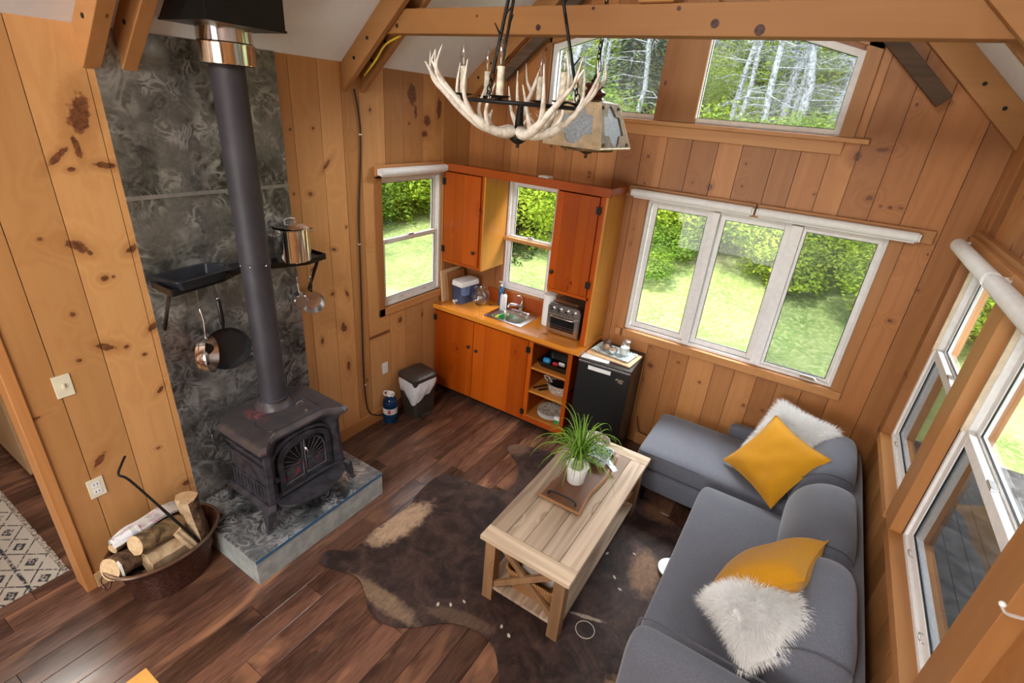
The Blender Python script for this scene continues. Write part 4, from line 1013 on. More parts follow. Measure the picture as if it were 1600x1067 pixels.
for i in range(8):
    a = i/8*PI*1.4; r_ = .032; x_, z_ = .20+r_*math.cos(a), .375+r_*math.sin(a); a2 = (i+1)/8*PI*1.4; x2, z2 = .20+r_*math.cos(a2), .375+r_*math.sin(a2)
    mb.hexa([(x_, .57, z_), (x2, .57, z2), (x2, .70, z2+.01), (x_, .70, z_+.01), (x_*.995, .57, z_+.002), (x2*.995, .57, z2+.002), (x2*.995, .70, z2+.012), (x_*.995, .70, z_+.012)])
tag(mb.build('newspaper', 'mag', smooth=60), 'rolled flyer with yellow print at the left of the round log', 'newspaper')
tag(MB().box(.24, .33, .545, .555, .25, .345).build('cardboard', 'paper'), 'white cardboard scrap at the left end of the tub', 'cardboard')
pk = thing('fire_poker', 'black steel fire poker with bent handle leaning in the tub', 'poker', (.36, .87, .29))
MB().tube(spline([(.37, .885, .265), (.30, .80, .50), (.235, .715, .73), (.215, .685, .775), (.17, .72, .795), (.13, .755, .805)], 5), [.0075]*6+[.0062]*20, 8).build('rod', 'handle_blk', pk, world=True, smooth=60)
MB().tube([(.385, .895, .235), (.366, .878, .290)], [.008, .009], 10).build('tip', 'black_metal', pk, world=True, smooth=60)

# ------------------------------------------------------------------ kitchen base cabinet, counter, uppers
CF = 3.345   # front plane
base = thing('base_cabinet', 'orange-stained kitchen base cabinet with open shelves at its right end', 'cabinet', (.71, CF, 0))
def cab(mb): return mb
mb = MB(); mb.box(.002, 1.43, CF+.02, D-.002, .085, .10).box(.002, .02, CF+.02, D-.002, .10, .868).box(1.415, 1.435, CF+.004, D-.002, .062, .868).box(1.040, 1.055, CF+.02, D-.002, .10, .868).box(.02, 1.415, D-.012, D-.002, .10, .868)
mb.build('carcass', 'cabinet', base, world=True)
for za, zb in ((.836, .868), (.06, .105)): MB().box(.002, 1.435, CF, CF+.02, za, zb).build('face_rail', 'cabinet_x', base, world=True, bevel=.001)
for xa, xb in ((.002, .022), (1.022, 1.068), (1.395, 1.435)): MB().box(xa, xb, CF, CF+.02, .105, .836).build('face_stile', 'cabinet', base, world=True, bevel=.001)
MB().box(.002, 1.41, CF+.06, CF+.075, 0, .085).build('toe_kick', 'black', base, world=True)
def knob(x, z, par, y):
    return MB().lathe([(.006, 0), (.006, -.012), (.015, -.016), (.016, -.022), (.010, -.028), (.001, -.029)], 16, (x, y, z), axis='y').build('knob', 'handle_blk', par, world=True, smooth=40)
def hinge(x, z, par, y, h=.055, w=.016):
    mb = MB(); mb.box(x-w-.002, x-.002, y-.003, y, z-h/2, z+h/2).box(x+.002, x+w+.002, y-.003, y, z-h/2, z+h/2).tube([(x, y-.004, z-h*.42), (x, y-.004, z+h*.42)], .004, 8)
    return mb.build('hinge', 'handle_blk', par, world=True)
def door(x0, x1, z0, z1, par, y, boards, seed, kn, hg):
    mb = MB(); e = [x0+(x1-x0)*q for q in boards]; rnd = random.Random(seed)
    for a, b in zip(e, e[1:]): mb.bid = rnd.random(); mb.box(a+.0003, b-.0003, y-.018, y, z0, z1)
    d = mb.build('door', 'cabinet', par, world=True, bevel=.0008, bseg=1)
    knob(kn[0], kn[1], d, y-.018)
    for hx, hz in hg: hinge(hx, hz, d, y-.0185)
    return d
door(.024, .463, .075, .845, base, CF, (0, .42, .84, 1), 1, (.425, .60), ((.026, .775), (.026, .16)))
door(.469, 1.030, .075, .845, base, CF, (0, .22, .70, 1), 2, (.512, .585), ((1.034, .765), (1.034, .155)))
for z_ in (.10, .355, .585):
    MB().box(1.055, 1.415, CF+.012, D-.014, z_, z_+.018).build('shelf', 'shelf_in', base, world=True, bevel=.001)
ct = thing('worktop', 'glossy orange pine worktop with a sink cut-out', 'worktop', (.75, CF, .868))
SX0, SX1, SY0, SY1 = .515, .895, 3.405, 3.725      # sink cut-out
mb = MB(); cy0 = CF-.028
for i, (a, b, c_, d_) in enumerate(((.002, SX0+.02, cy0, D-.002), (SX1-.02, 1.50, cy0, D-.002), (SX0+.02, SX1-.02, cy0, SY0+.02), (SX0+.02, SX1-.02, SY1-.02, D-.002))):
    mb.box(a, b, c_, d_, .868, .905)
mb.build('slab', 'counter', ct, world=True)
MB().box(.002, 1.50, cy0-.004, cy0, .864, .9055).build('front_edge', 'counter', ct, world=True, bevel=.002)
MB().box(.30, 1.47, D-.02, D-.001, .9055, 1.035).build('backsplash', 'cabinet_x', ct, world=True, bevel=.002)
sk = thing('kitchen_sink', 'small square stainless sink set into the worktop', 'sink', (.705, 3.56, .905))
def rim_ring(hx, hy, r, z, cx=0, cy=0): return [(x+cx, y+cy, q) for x, y, q in rrp(hx, hy, r, z, 6)]
mb = MB(); mb.loft([rim_ring(.195, .165, .02, .001), rim_ring(.195, .165, .02, .005), rim_ring(.190, .160, .02, .007), rim_ring(.150, .108, .05, .006, 0, -.028), rim_ring(.144, .102, .05, -.004, 0, -.028), rim_ring(.134, .092, .055, -.135, 0, -.028), rim_ring(.10, .06, .05, -.15, 0, -.028), rim_ring(.02, .02, .018, -.152, 0, -.028)], cap0=False)
mb.build('basin', 'steel', sk, smooth=40)
MB().lathe([(.024, -.151), (.026, -.148), (.010, -.149)], 20, (0, -.028, 0)).build('drain', 'chrome', sk, smooth=40)
fa = thing('faucet', 'chrome single-lever faucet at the back of the sink', 'faucet', (.72, 3.695, .912))
MB().loft([rim_ring(.10, .022, .02, 0), rim_ring(.10, .022, .02, .008), rim_ring(.09, .016, .015, .012)]).build('deck_plate', 'chrome', fa, smooth=40)
MB().lathe([(.022, .01), (.020, .03), (.018, .055), (.020, .062), (.012, .074)], 24).build('body', 'chrome', fa, smooth=40)
MB().tube(spline([(0, -.005, .045), (-.03, -.05, .075), (-.06, -.105, .085), (-.068, -.118, .062)], 6), [.011]*13+[.009]*6, 12).build('spout', 'chrome', fa, smooth=60)
MB().tube(spline([(0, .0, .07), (.0, .005, .115), (-.012, -.012, .15), (-.03, -.035, .155)], 5), [.009, .008, .007, .007, .006, .006, .005, .005, .005, .005, .005, .005, .006, .006, .006, .006], 10).build('lever', 'chrome', fa, smooth=60)
tag(MB().rbox((.60, 3.50, .875), (.015, .085, .06), .006, 3).build('sponge', 'yellow_sp', smooth=60), 'yellow sponge tucked at the left side of the sink', 'sponge')
tag(MB().rbox((.618, 3.53, .880), (.02, .075, .065), .008, 3).build('scrub_brush', 'green', smooth=60), 'green scrubber beside the yellow sponge in the sink', 'scrubber')
# upper cabinet run with valance crown
UF = 3.43
up = thing('upper_cabinet', 'orange-stained wall cabinet filling the corner left of the sink window', 'cabinet', (.22, UF, 1.30))
mb = MB(); mb.box(.002, .018, UF+.02, D-.002, 1.30, 2.09).box(.018, .425, UF+.02, D-.002, 1.30, 1.316).box(.018, .425, D-.01, D-.002, 1.316, 2.09); mb.build('carcass', 'cabinet', up, world=True)
MB().box(.425, .441, UF+.0, D-.002, 1.285, 2.085).build('side_panel', 'cab_side', up, world=True, bevel=.001)
mb = MB(); mb.box(.002, .025, UF, UF+.02, 1.285, 2.085).box(.405, .4245, UF, UF+.02, 1.285, 2.085).box(.025, .405, UF, UF+.02, 1.285, 1.31); mb.build('face_frame', 'cabinet', up, world=True)
door(.030, .403, 1.318, 2.065, up, UF, (0, .30, .55, 1), 5, (.365, 1.44), ((.028, 1.985), (.028, 1.41)))
u2 = thing('upper_cabinet', 'orange-stained wall cabinet right of the sink window, over the toaster oven', 'cabinet', (1.28, UF, 1.30))
mb = MB(); mb.box(1.092, 1.106, UF+.02, D-.002, 1.30, 2.09).box(1.106, 1.46, UF+.02, D-.002, 1.30, 1.316).box(1.106, 1.46, D-.01, D-.002, 1.316, 2.09); mb.build('carcass', 'cabinet', u2, world=True)
mb = MB(); mb.box(1.092, 1.108, UF, UF+.02, 1.285, 2.085).box(1.108, 1.455, UF, UF+.02, 1.285, 1.31).box(1.440, 1.478, UF, UF+.02, .907, 2.085); mb.build('face_frame', 'cabinet', u2, world=True, bevel=.001)
MB().box(1.478, 1.496, UF, D-.002, .907, 2.085).build('side_panel', 'cab_side', u2, world=True, bevel=.001)
door(1.098, 1.438, 1.318, 2.065, u2, UF, (0, .18, .55, .8, 1), 8, (1.130, 1.455), ((1.440, 1.975), (1.440, 1.415)))
cr = thing('cornice', 'red-orange cornice board running over both upper cabinets and the sink window', 'cornice', (.75, UF, 2.085))
MB().box(.002, 1.52, UF-.03, UF+.0, 2.075, 2.135).build('front_board', 'cabinet_x', cr, world=True, bevel=.003)
MB().box(1.497, 1.522, UF, D-.002, 2.085, 2.135).build('end_board', 'cabinet_x', cr, world=True, bevel=.002)
MB().box(.002, 1.497, UF, D-.002, 2.086, 2.098).build('top_board', 'cabinet_x', cr, world=True)
tag(MB().box(.86, .95, 3.52, 3.60, 2.0985, 2.135).build('spare_bracket', 'white_plast', bevel=.004), 'small white plastic piece lying on top of the cornice', 'bracket')
tag(MB().rbox((.70, 3.54, 2.106), (.18, .05, .014), .005, 3).build('folded_paper', 'paper'), 'thin white papers lying on the cornice', 'paper')
# things on the worktop
cbd = thing('cutting_board', 'bamboo cutting board leaning on the left wall behind the water filter', 'cutting board', (.03, 3.53, .9065))
MB().hexa([(.030, 3.40, .907), (.050, 3.40, .907), (.050, 3.70, .907), (.030, 3.70, .907), (.004, 3.40, 1.20), (.020, 3.40, 1.20), (.020, 3.70, 1.20), (.004, 3.70, 1.20)]).build('board', 'bare_board', cbd, world=True, bevel=.006)
c2 = tag(MB().hexa([(.058, 3.45, .907), (.078, 3.45, .907), (.078, 3.72, .907), (.058, 3.72, .907), (.028, 3.45, 1.17), (.044, 3.45, 1.17), (.044, 3.72, 1.17), (.028, 3.72, 1.17)]).build('cutting_board', 'trim_z', bevel=.006), 'darker wooden cutting board with a slot, in front of the bamboo one', 'cutting board')
wf = thing('water_dispenser', 'blue-tinted water filter dispenser with white lid and spigot', 'water dispenser', (.165, 3.585, .906), rz=R(-8))
def taper(hx, hy, z0, z1, k, r=.02): return [rim_ring(hx*k, hy*k, r, z0), rim_ring(hx, hy, r, z1)]
MB().loft(taper(.066, .115, .0, .165, .93)).build('tank', 'blue_clear', wf, smooth=40)
MB().loft(taper(.030, .040, .055, .160, .9, .012)).build('filter', 'white_plast', wf, smooth=40)
MB().loft([rim_ring(.070, .120, .022, .165), rim_ring(.072, .122, .024, .172), rim_ring(.070, .120, .03, .205), rim_ring(.064, .114, .03, .212)]).build('lid', 'white_plast', wf, smooth=40)
MB().tube([(.0, -.105, .022), (.0, -.145, .022)], .012, 12).tube([(0, -.135, .022), (0, -.137, -.0)], .008, 10).box(-.012, .012, -.150, -.138, .018, .038).build('spigot', 'white_plast', wf, smooth=40)
pt = thing('glass_pitcher', 'round clear glass pitcher between water filter and soap', 'pitcher', (.330, 3.585, .906))
MB().lathe([(.035, 0), (.045, .002), (.072, .035), (.078, .07), (.066, .105), (.044, .128), (.040, .14), (.054, .165), (.052, .165), (.038, .14), (.042, .128), (.064, .104), (.076, .07), (.070, .036), (.04, .006), (.001, .006)], 32, cap=False).build('jug', 'clear', pt, smooth=60)
MB().tube(spline([(.045, .0, .15), (.085, .0, .155), (.105, .0, .12), (.095, .0, .075), (.074, 0, .055)], 5), .006, 10).build('handle', 'clear', pt, smooth=60)
sd = thing('soap_dispenser', 'white soap bottle with black pump behind the sink', 'soap dispenser', (.560, 3.640, .906))
MB().lathe([(.027, 0), (.030, .004), (.030, .135), (.024, .145), (.012, .150)], 24).build('bottle', 'white_plast', sd, smooth=40)
MB().lathe([(.008, .150), (.008, .165), (.004, .167), (.004, .188)], 12).tube([(0, 0, .186), (-.022, -.012, .184)], .004, 8).build('pump', 'black', sd, smooth=40)
s2 = thing('dish_soap', 'blue dish soap bottle standing in the window corner', 'soap bottle', (.478, 3.72, .906))
MB().lathe([(.022, 0), (.024, .004), (.024, .15), (.010, .185)], 20).build('bottle', 'soapblue', s2, smooth=40)
MB().lathe([(.009, .186), (.009, .2), (.003, .202), (.003, .232)], 12).tube([(0, 0, .228), (-.025, -.01, .226)], .0035, 8).build('pump', 'white_plast', s2, smooth=40)
pr = thing('paper_towel', 'white paper towel roll behind the toaster oven', 'paper towel', (1.035, 3.63, .906))
MB().lathe([(.055, .004), (.056, .01), (.056, .272), (.054, .278), (.022, .278)], 32).build('roll', 'paper', pr, smooth=40)
MB().lathe([(.06, 0), (.06, .004)], 24).lathe([(.006, .004), (.006, .30), (.010, .305), (.002, .315)], 12).build('stand', 'chrome', pr, smooth=40)
ov_ = thing('toaster_oven', 'brushed steel toaster oven with four knobs under the right wall cabinet', 'toaster oven', (1.245, 3.61, .906))
def ovr(y, ins): return [(x, y, z) for x, z in ((-.145+ins, .012), (.145-ins, .012), (.150-ins, .03), (.150-ins, .235), (.135-ins, .262), (.115-ins, .272-ins), (-.115+ins, .272-ins), (-.135+ins, .262), (-.150+ins, .235), (-.150+ins, .03))]
MB().loft([ovr(-.12, .004), ovr(-.115, 0), ovr(.13, 0)]).build('body', 'oven_top', ov_, smooth=30)
mb = MB(); mb.loft([ovr(-.128, .004), ovr(-.1205, .0)]); mb.build('front_frame', 'steel', ov_, smooth=30)
MB().box(-.135, .135, -.134, -.128, .185, .255).build('control_panel', 'steel', ov_, bevel=.003)
for k in range(4):
    MB().lathe([(.017, 0), (.018, -.004), (.015, -.018), (.001, -.019)], 20, (-.097+k*.065, -.134, .222), axis='y').build('knob', 'chrome', ov_, smooth=40)
dd = MB(); dd.box(-.138, .138, -.137, -.128, .03, .178); dv = dd.build('door', 'steel', ov_, bevel=.004)
MB().box(-.108, .108, -.1385, -.136, .050, .150).build('glass', 'glassdark', dv)
MB().tube(spline([(-.105, -.137, .162), (-.095, -.158, .166), (0, -.165, .166), (.095, -.158, .166), (.105, -.137, .162)], 5), .006, 10).build('handle', 'steel', dv, smooth=60)
mb = MB()
for k in range(9): mb.tube([(-.10+k*.025, -.1392, .085), (-.10+k*.025, -.1392, .092)], .001, 4)
mb.tube([(-.105, -.1392, .088), (.105, -.1392, .088)], .0015, 6).tube([(-.105, -.1392, .068), (.105, -.1392, .068)], .0015, 6); mb.build('rack_wires', 'steel', dv)
MB().hexa([(-.11, -.11, .272), (.10, -.11, .272), (.10, -.055, .274), (-.11, -.055, .274), (-.11, -.115, .280), (.10, -.115, .280), (.10, -.055, .278), (-.11, -.055, .278)]).build('top_tray', 'steel', ov_, bevel=.002)
# in the open shelves
def wbasket(t, r0, r1, h, mat, n=24, sx=1, sy=.8):
    return MB().lathe([(r0, 0), (r0*1.02, .004), (r1, h), (r1*1.02, h+.004), (r1*.97, h+.002), (r0*.95, .01), (.001, .009)], n, (0, 0, 0), sx, sy, cap=False).build('bowl', mat, t, smooth=40)
b1 = thing('black_basket', 'black plastic basket of odds and ends on the top open shelf', 'basket', (1.235, 3.52, .604))
MB().loft([rim_ring(.12, .10, .02, 0), rim_ring(.15, .13, .02, .06), rim_ring(.146, .126, .02, .06), rim_ring(.116, .096, .02, .006)]).build('basket', 'black', b1)
tag(MB().rbox((1.16, 3.44, .66), (.07, .05, .06), .02, 4, jit=.02).build('blue_cloth', 'blue', smooth=60), 'bright blue cloth bundle at the left of the black basket', 'cloth')
tag(MB().rbox((1.24, 3.46, .648), (.05, .03, .03), .008, 3).build('red_box', 'red', smooth=60), 'small red packet lying in the black basket', 'packet')
tag(MB().rbox((1.29, 3.48, .652), (.06, .02, .035), .008, 3).build('white_packet', 'white_plast', smooth=60), 'white packet lying in the black basket', 'packet')
tag(MB().rbox((1.33, 3.55, .65), (.04, .07, .08), .02, 3, jit=.01).build('dark_pouch', 'black', smooth=60), 'black pouch at the right of the black basket', 'pouch')
b2 = thing('white_basket', 'whitewashed wicker basket with handle on the middle open shelf', 'basket', (1.285, 3.50, .374))
wbasket(b2, .085, .115, .085, 'wicker_white')
MB().tube(spline([(-.11, -.02, .085), (-.14, -.03, .125), (-.09, -.04, .135), (-.05, -.05, .10)], 5), .006, 8).build('handle', 'wicker_white', b2, smooth=60)
MB().lathe([(.09, .080), (.05, .088), (.001, .09)], 20, (0, 0, 0), 1, .8, cap=False).build('dark_lining', 'black', b2)
k1 = tag(MB().tube([(1.085, 3.40, .384), (1.16, 3.52, .390)], [.010, .006], 8).build('corkscrew', 'black', smooth=60), 'black-handled tool lying left of the white basket', 'tool')
k2 = tag(MB().tube([(1.14, 3.40, .384), (1.19, 3.46, .388)], [.010, .009], 8).build('kitchen_tool', 'black', smooth=60), 'short black tool right beside the white basket', 'tool')
tag(MB().box(1.375, 1.392, 3.40, 3.46, .374, .44).build('purple_box', 'pinkish', bevel=.002), 'purple and white box at the right of the middle shelf', 'box')
for i in range(5):
    pl = MB().lathe([(.06, 0), (.075, .002), (.115, .012), (.118, .014), (.112, .014), (.07, .006), (.001, .005)], 32, cap=False).build('plate', 'wicker_white' if i == 4 else 'white_cer', smooth=50)
    pl.location = (1.235, 3.50, .1185+i*.0105)
    tag(pl, 'top plate, patterned, of the stack on the lowest open shelf' if i == 4 else 'white plate in the stack on the lowest open shelf, under the patterned one', 'plate', None if i == 4 else 'plates stacked on the lowest shelf')
gb = thing('sponge_pack', 'green and white box at the front right of the lowest open shelf', 'box', (1.355, 3.41, .118))
MB().box(-.03, .03, -.012, .012, 0, .035).build('green_base', 'green', gb); MB().box(-.03, .03, -.012, .012, .0352, .07).build('white_top', 'white_plast', gb)

# ------------------------------------------------------------------ mini fridge and tray
fg = thing('mini_fridge', 'black mini fridge between the base cabinet and the sofa', 'fridge', (1.485, 3.345, 0), rz=R(4))
MB().box(0, .43, .045, .42, .012, .835).build('body', 'black_metal', fg, bevel=.004)
MB().box(-.002, .432, .0, .425, .835, .850).build('top_panel', 'oven_top', fg, bevel=.004)
dr = MB().box(0, .43, -.0, .040, .015, .822).build('door', 'black', fg, bevel=.008)
MB().box(.004, .426, -.002, .03, .823, .832).build('door_top_trim', 'steel', dr, bevel=.001)
MB().box(.090, .275, -.0035, -.0005, .770, .803).build('taped_notice', 'paper', dr)
def text(s_, par, mat, size, loc, rot, name='lettering', ext=.0006, shear=0):
    c = bpy.data.curves.new(name, 'FONT'); c.body = s_; c.size = size; c.extrude = ext; c.align_x = 'CENTER'; c.align_y = 'CENTER'; c.shear = shear
    tmp = bpy.data.objects.new(name, c); COL.objects.link(tmp); bpy.context.view_layer.update()
    me = bpy.data.meshes.new_from_object(tmp.evaluated_get(bpy.context.evaluated_depsgraph_get())); COL.objects.unlink(tmp); bpy.data.objects.remove(tmp)
    me.materials.append(M[mat]); o = bpy.data.objects.new(name, me); COL.objects.link(o); o.location = loc; o.rotation_euler = rot
    if par: o.parent = par
    return o
text('Arctic', dr, 'brass', .026, (.350, -.001, .752), (R(90), 0, 0), shear=.4)
text('King', dr, 'brass', .020, (.358, -.001, .734), (R(90), 0, 0), shear=.4)
for k in range(4): MB().lathe([(.015, 0), (.015, .012)], 12, (.03+(k % 2)*.37, .07+(k//2)*.31, 0)).build('foot', 'black', fg)
pc = tag(MB().box(.015, .24, .004, .10, .8505, .853).build('paper_sheet', 'paper'), 'white papers lying on the front edge of the fridge top', 'paper'); pc.location = (1.485, 3.345, 0); pc.rotation_euler = (0, 0, R(8))
sb = tag(MB().box(-.19, .19, -.125, .125, 0, .014).build('serving_board', 'bare_board', bevel=.004), 'pale wooden board on top of the fridge', 'board'); sb.location = (1.70, 3.555, .853); sb.rotation_euler = (0, 0, R(-3))
ft = thing('decor_tray', 'rectangular tray with blue leaf print on the wooden board', 'tray', (1.695, 3.565, .868), rz=R(-6))
MB().loft([rim_ring(.15, .08, .01, 0), rim_ring(.165, .095, .012, .014), rim_ring(.162, .092, .012, .014), rim_ring(.147, .077, .01, .004)]).build('tray', 'floral', ft)
tag(MB().ball((1.607, 3.615, .909), .034, 10).build('decor_ball', 'rock1', smooth=60), 'dark brown decorative ball at the back of the tray', 'ball')
tag(MB().ball((1.622, 3.555, .902), .028, 10).build('decor_ball', 'rock2', smooth=60), 'tan decorative ball in front of the dark one', 'ball')
cd = thing('tin_candle', 'round tin of tan potpourri in the middle of the tray', 'tin', (1.685, 3.545, .8745))
MB().lathe([(.036, 0), (.038, .003), (.038, .034), (.036, .034), (.035, .02)], 28, cap=False).build('tin', 'chrome', cd, smooth=40)
MB().lathe([(.035, .026), (.02, .031), (.001, .032)], 24, cap=False).build('filling', 'rock2', cd, smooth=60)
jc = thing('jar_candle', 'white candle in a glass jar with lid at the right of the tray', 'candle', (1.768, 3.585, .8745))
MB().lathe([(.036, 0), (.040, .004), (.040, .085), (.034, .095), (.034, .110), (.032, .110), (.032, .095), (.037, .085), (.037, .006)], 28, cap=False).build('jar', 'clear', jc, smooth=50)
MB().lathe([(.036, .006), (.036, .062), (.001, .062)], 28).build('wax', 'wax', jc, smooth=40)
MB().lathe([(.036, .108), (.038, .110), (.038, .118), (.030, .124), (.001, .125)], 28).build('jar_lid', 'clear', jc, smooth=40)
tag(MB().tube(spline([(1.95, 3.70, .30), (1.98, 3.745, .14), (2.05, 3.750, .12), (2.12, 3.745, .06), (2.2, 3.74, .02)], 6), .004, 6).tube(spline([(1.93, 3.60, .01), (2.0, 3.55, .01), (2.06, 3.62, .01), (2.1, 3.5, .01), (2.02, 3.45, .01)], 6), .004, 6).build('appliance_cord', 'cord', smooth=60), 'black cords on the floor between the fridge and the sofa', 'cord')

# ------------------------------------------------------------------ bin and water bottle
bn = thing('trash_bin', 'dark brown pedal bin with a lid, by the left end of the cabinets', 'bin', (.165, 2.93, 0), rz=R(-8)); bn.scale = (.86, .86, 1.02)
MB().loft([rim_ring(.115, .125, .03, 0), rim_ring(.120, .130, .03, .02), rim_ring(.140, .150, .04, .36), rim_ring(.136, .146, .04, .362)]).build('bin_body', 'dark_rub', bn, smooth=40)
MB().loft([rim_ring(.148, .158, .05, .362), rim_ring(.152, .162, .055, .370), rim_ring(.150, .160, .055, .395), rim_ring(.125, .135, .05, .412), rim_ring(.05, .06, .03, .416)]).build('lid', 'dark_rub', bn, smooth=50)
MB().box(.10, .155, -.06, .06, .005, .03).build('pedal', 'dark_rub', bn, bevel=.006)
rs = []
mb = MB(); N = 56
for lv in range(7):
    ring_ = []
    for k in range(N):
        a = 2*PI*k/N; ca, sa = math.cos(a), math.sin(a)
        e = (abs(ca)**3.5+abs(sa)**3.5)**(-1/3.5)
        dz = .10+.11*max(0, math.cos(a-R(-50)))**2 + .02*math.sin(5*a)
        t = lv/6; pl = .010+.018*math.sin(PI*t)+.006*math.sin(a*11+lv)*t
        ring_.append(mb.v(((.136+pl)*e*ca*1.0, (.146+pl)*e*sa, .372-dz*t)))
    rs.append(ring_)
for i in range(6):
    for k in range(N): mb.f([rs[i][k], rs[i][(k+1) % N], rs[i+1][(k+1) % N], rs[i+1][k]])
ob = mb.build('bin_liner', 'bag', smooth=60); ob.location = bn.location; ob.rotation_euler = bn.rotation_euler; ob.scale = bn.scale
tag(ob, 'white plastic liner hanging out over the rim of the bin', 'bin bag')
wb = thing('water_bottle', 'large blue water bottle with white handle in front of the bin', 'bottle', (.085, 2.665, 0))
MB().lathe([(.050, 0), (.062, .006), (.064, .02), (.060, .035), (.064, .05), (.064, .085), (.061, .09), (.061, .15), (.064, .155), (.064, .18), (.056, .215), (.030, .240), (.022, .245), (.022, .258)], 32).build('bottle_body', 'bottle_blue', wb, smooth=50)
MB().lathe([(.0625, .092), (.0625, .148)], 32, cap=False).build('label_band', 'label_white', wb, smooth=60)
mb = MB()
for k in range(4):
    a0, a1 = R(-62+k*5), R(-57+k*5); mb.quad(*[(.0632*math.cos(a), .0632*math.sin(a), z) for a, z in ((a0, .100), (a1, .100), (a1, .14), (a0, .14))])
mb.build('red_mark', 'red', wb)
MB().lathe([(.025, .255), (.026, .258), (.026, .278), (.024, .282)], 20).build('cap', 'white_plast', wb, smooth=40)
MB().tube(spline([(-.02, -.01, .248), (-.045, -.025, .262), (-.04, -.02, .292), (0, 0, .298), (.035, .015, .29), (.03, .012, .262), (.02, .008, .248)], 4), .005, 8).build('handle', 'white_plast', wb, smooth=60)

# ------------------------------------------------------------------ coffee table
tbl = thing('coffee_table', 'rustic plank coffee table with X-braced ends and lower shelf', 'coffee table', (2.01, 2.36, 0))
TX0, TX1, TY0, TY1, TZ = 1.74, 2.283, 1.695, 2.95, .485
mb = MB(); nb = 5; wv = (TX1-TX0)/nb; rnd = random.Random(3)
for k in range(nb): mb.bid = rnd.random(); mb.box(TX0+k*wv+.0012, TX0+(k+1)*wv-.0012, TY0+.10, TY1-.10, TZ-.028, TZ)
mb.build('top_planks', 'table', tbl, world=True, bevel=.0015, bseg=1)
for y in (TY0, TY1-.098):
    mb = MB(); mb.bid = rnd.random(); mb.box(TX0, TX1, y, y+.098, TZ-.028, TZ); mb.build('breadboard_end', 'table_x', tbl, world=True, bevel=.002)
for ya, yb in ((TY0+.03, TY0+.05), (TY1-.05, TY1-.03)): MB().box(TX0+.03, TX1-.03, ya, yb, TZ-.07, TZ-.029).build('apron', 'table_x', tbl, world=True, bevel=.002)
for x in (TX0+.025, TX1-.09):
    for y in (TY0+.02, TY1-.085):
        mb = MB(); mb.bid = rnd.random(); mb.box(x, x+.065, y, y+.065, 0, TZ-.029); mb.build('leg', 'table_leg', tbl, world=True, bevel=.003)
mb = MB()
for k in range(4): mb.bid = rnd.random(); w_ = (TX1-TX0-.06)/4; mb.box(TX0+.03+k*w_+.001, TX0+.03+(k+1)*w_-.001, TY0+.03, TY1-.03, .095, .118)
mb.build('lower_shelf', 'table', tbl, world=True, bevel=.001)
for y in (TY0+.045, TY1-.06):
    mb = MB(); mb.beam((TX0+.09, y, .13), (TX1-.09, y, TZ-.04), .022, .036, up=(0, 0, 1)); mb.build('cross_brace', 'table_leg', tbl, world=True, bevel=.002)
    mb = MB(); mb.beam((TX0+.09, y+.012, TZ-.04), (TX1-.09, y+.012, .13), .022, .036, up=(0, 0, 1)); mb.build('cross_brace', 'table_leg', tbl, world=True, bevel=.002)
# basket on the lower shelf
bk = thing('wicker_basket', 'honey wicker basket on the lower shelf of the coffee table', 'basket', (2.035, 1.885, .119))
MB().loft([rim_ring(.13, .10, .03, 0), rim_ring(.135, .105, .03, .02), rim_ring(.16, .13, .04, .15), rim_ring(.152, .122, .04, .15), rim_ring(.125, .095, .03, .012)]).build('basket_body', 'wicker', bk, smooth=50)
g_ = MB(); q_ = rim_ring(.158, .128, .04, .153); g_.tube([*q_, q_[0]], .008, 8); g_.build('rolled_rim', 'wicker', bk, smooth=60)
MB().tube(spline([(-.155, -.02, .145), (-.15, -.03, .21), (0, -.035, .232), (.15, -.03, .21), (.155, -.02, .145)], 6), .007, 8).build('handle', 'wicker', bk, smooth=60)
tag(MB().rbox((2.04, 1.90, .245), (.22, .16, .06), .03, 6, jit=.02).build('grey_cloth', 'taupe', smooth=60), 'folded grey cloth in the wicker basket', 'cloth')
tw = MB(); rnd = random.Random(8)
for k in range(26):
    a = rnd.uniform(0, 6.28); tw.tube(spline([(2.17, 2.80, .15+rnd.uniform(0, .12)), (2.17+.04*math.cos(a), 2.80+.05*math.sin(a), .16+rnd.uniform(0, .1)), (2.17+.07*math.cos(a+.6), 2.80+.07*math.sin(a+.6), .14+rnd.uniform(0, .12))], 3), .006, 6)
for k in range(1): tw.ball((2.17, 2.80, .165), .045, 8, (1, 1, 1.0))
tag(tw.build('vine_ball', 'wicker', smooth=60), 'small orange vine ball at the far end of the lower shelf', 'ornament')
# live-edge tray
tr = thing('wooden_tray', 'live-edge walnut serving tray with black iron handles on the table', 'tray', (1.985, 2.46, TZ+.001))
edge_l = [(-.135, -.32), (-.13, -.20), (-.118, -.10), (-.128, .0), (-.14, .10), (-.125, .22), (-.11, .31)]; edge_r = [(.12, .31), (.128, .20), (.14, .08), (.132, -.02), (.118, -.12), (.125, -.22), (.14, -.32)]
pl = edge_l+edge_r
MB().loft([[(x*1.0, y, .014) for x, y in pl], [(x*.96, y, .030) for x, y in pl], [(x*.9, y*.99, .032) for x, y in pl]]).build('slab', 'tray', tr)
MB().loft([[(x*1.01, y, .012) for x, y in pl], [(x*1.02, y*1.002, .018) for x, y in pl], [(x*.97, y, .031) for x, y in pl]]).build('live_edge', 'tray_edge', tr)
for q in ((-.09, -.25), (.09, -.25), (-.09, .25), (.09, .25)): MB().lathe([(.01, 0), (.012, .012)], 12, (q[0], q[1], 0)).build('foot', 'black', tr)
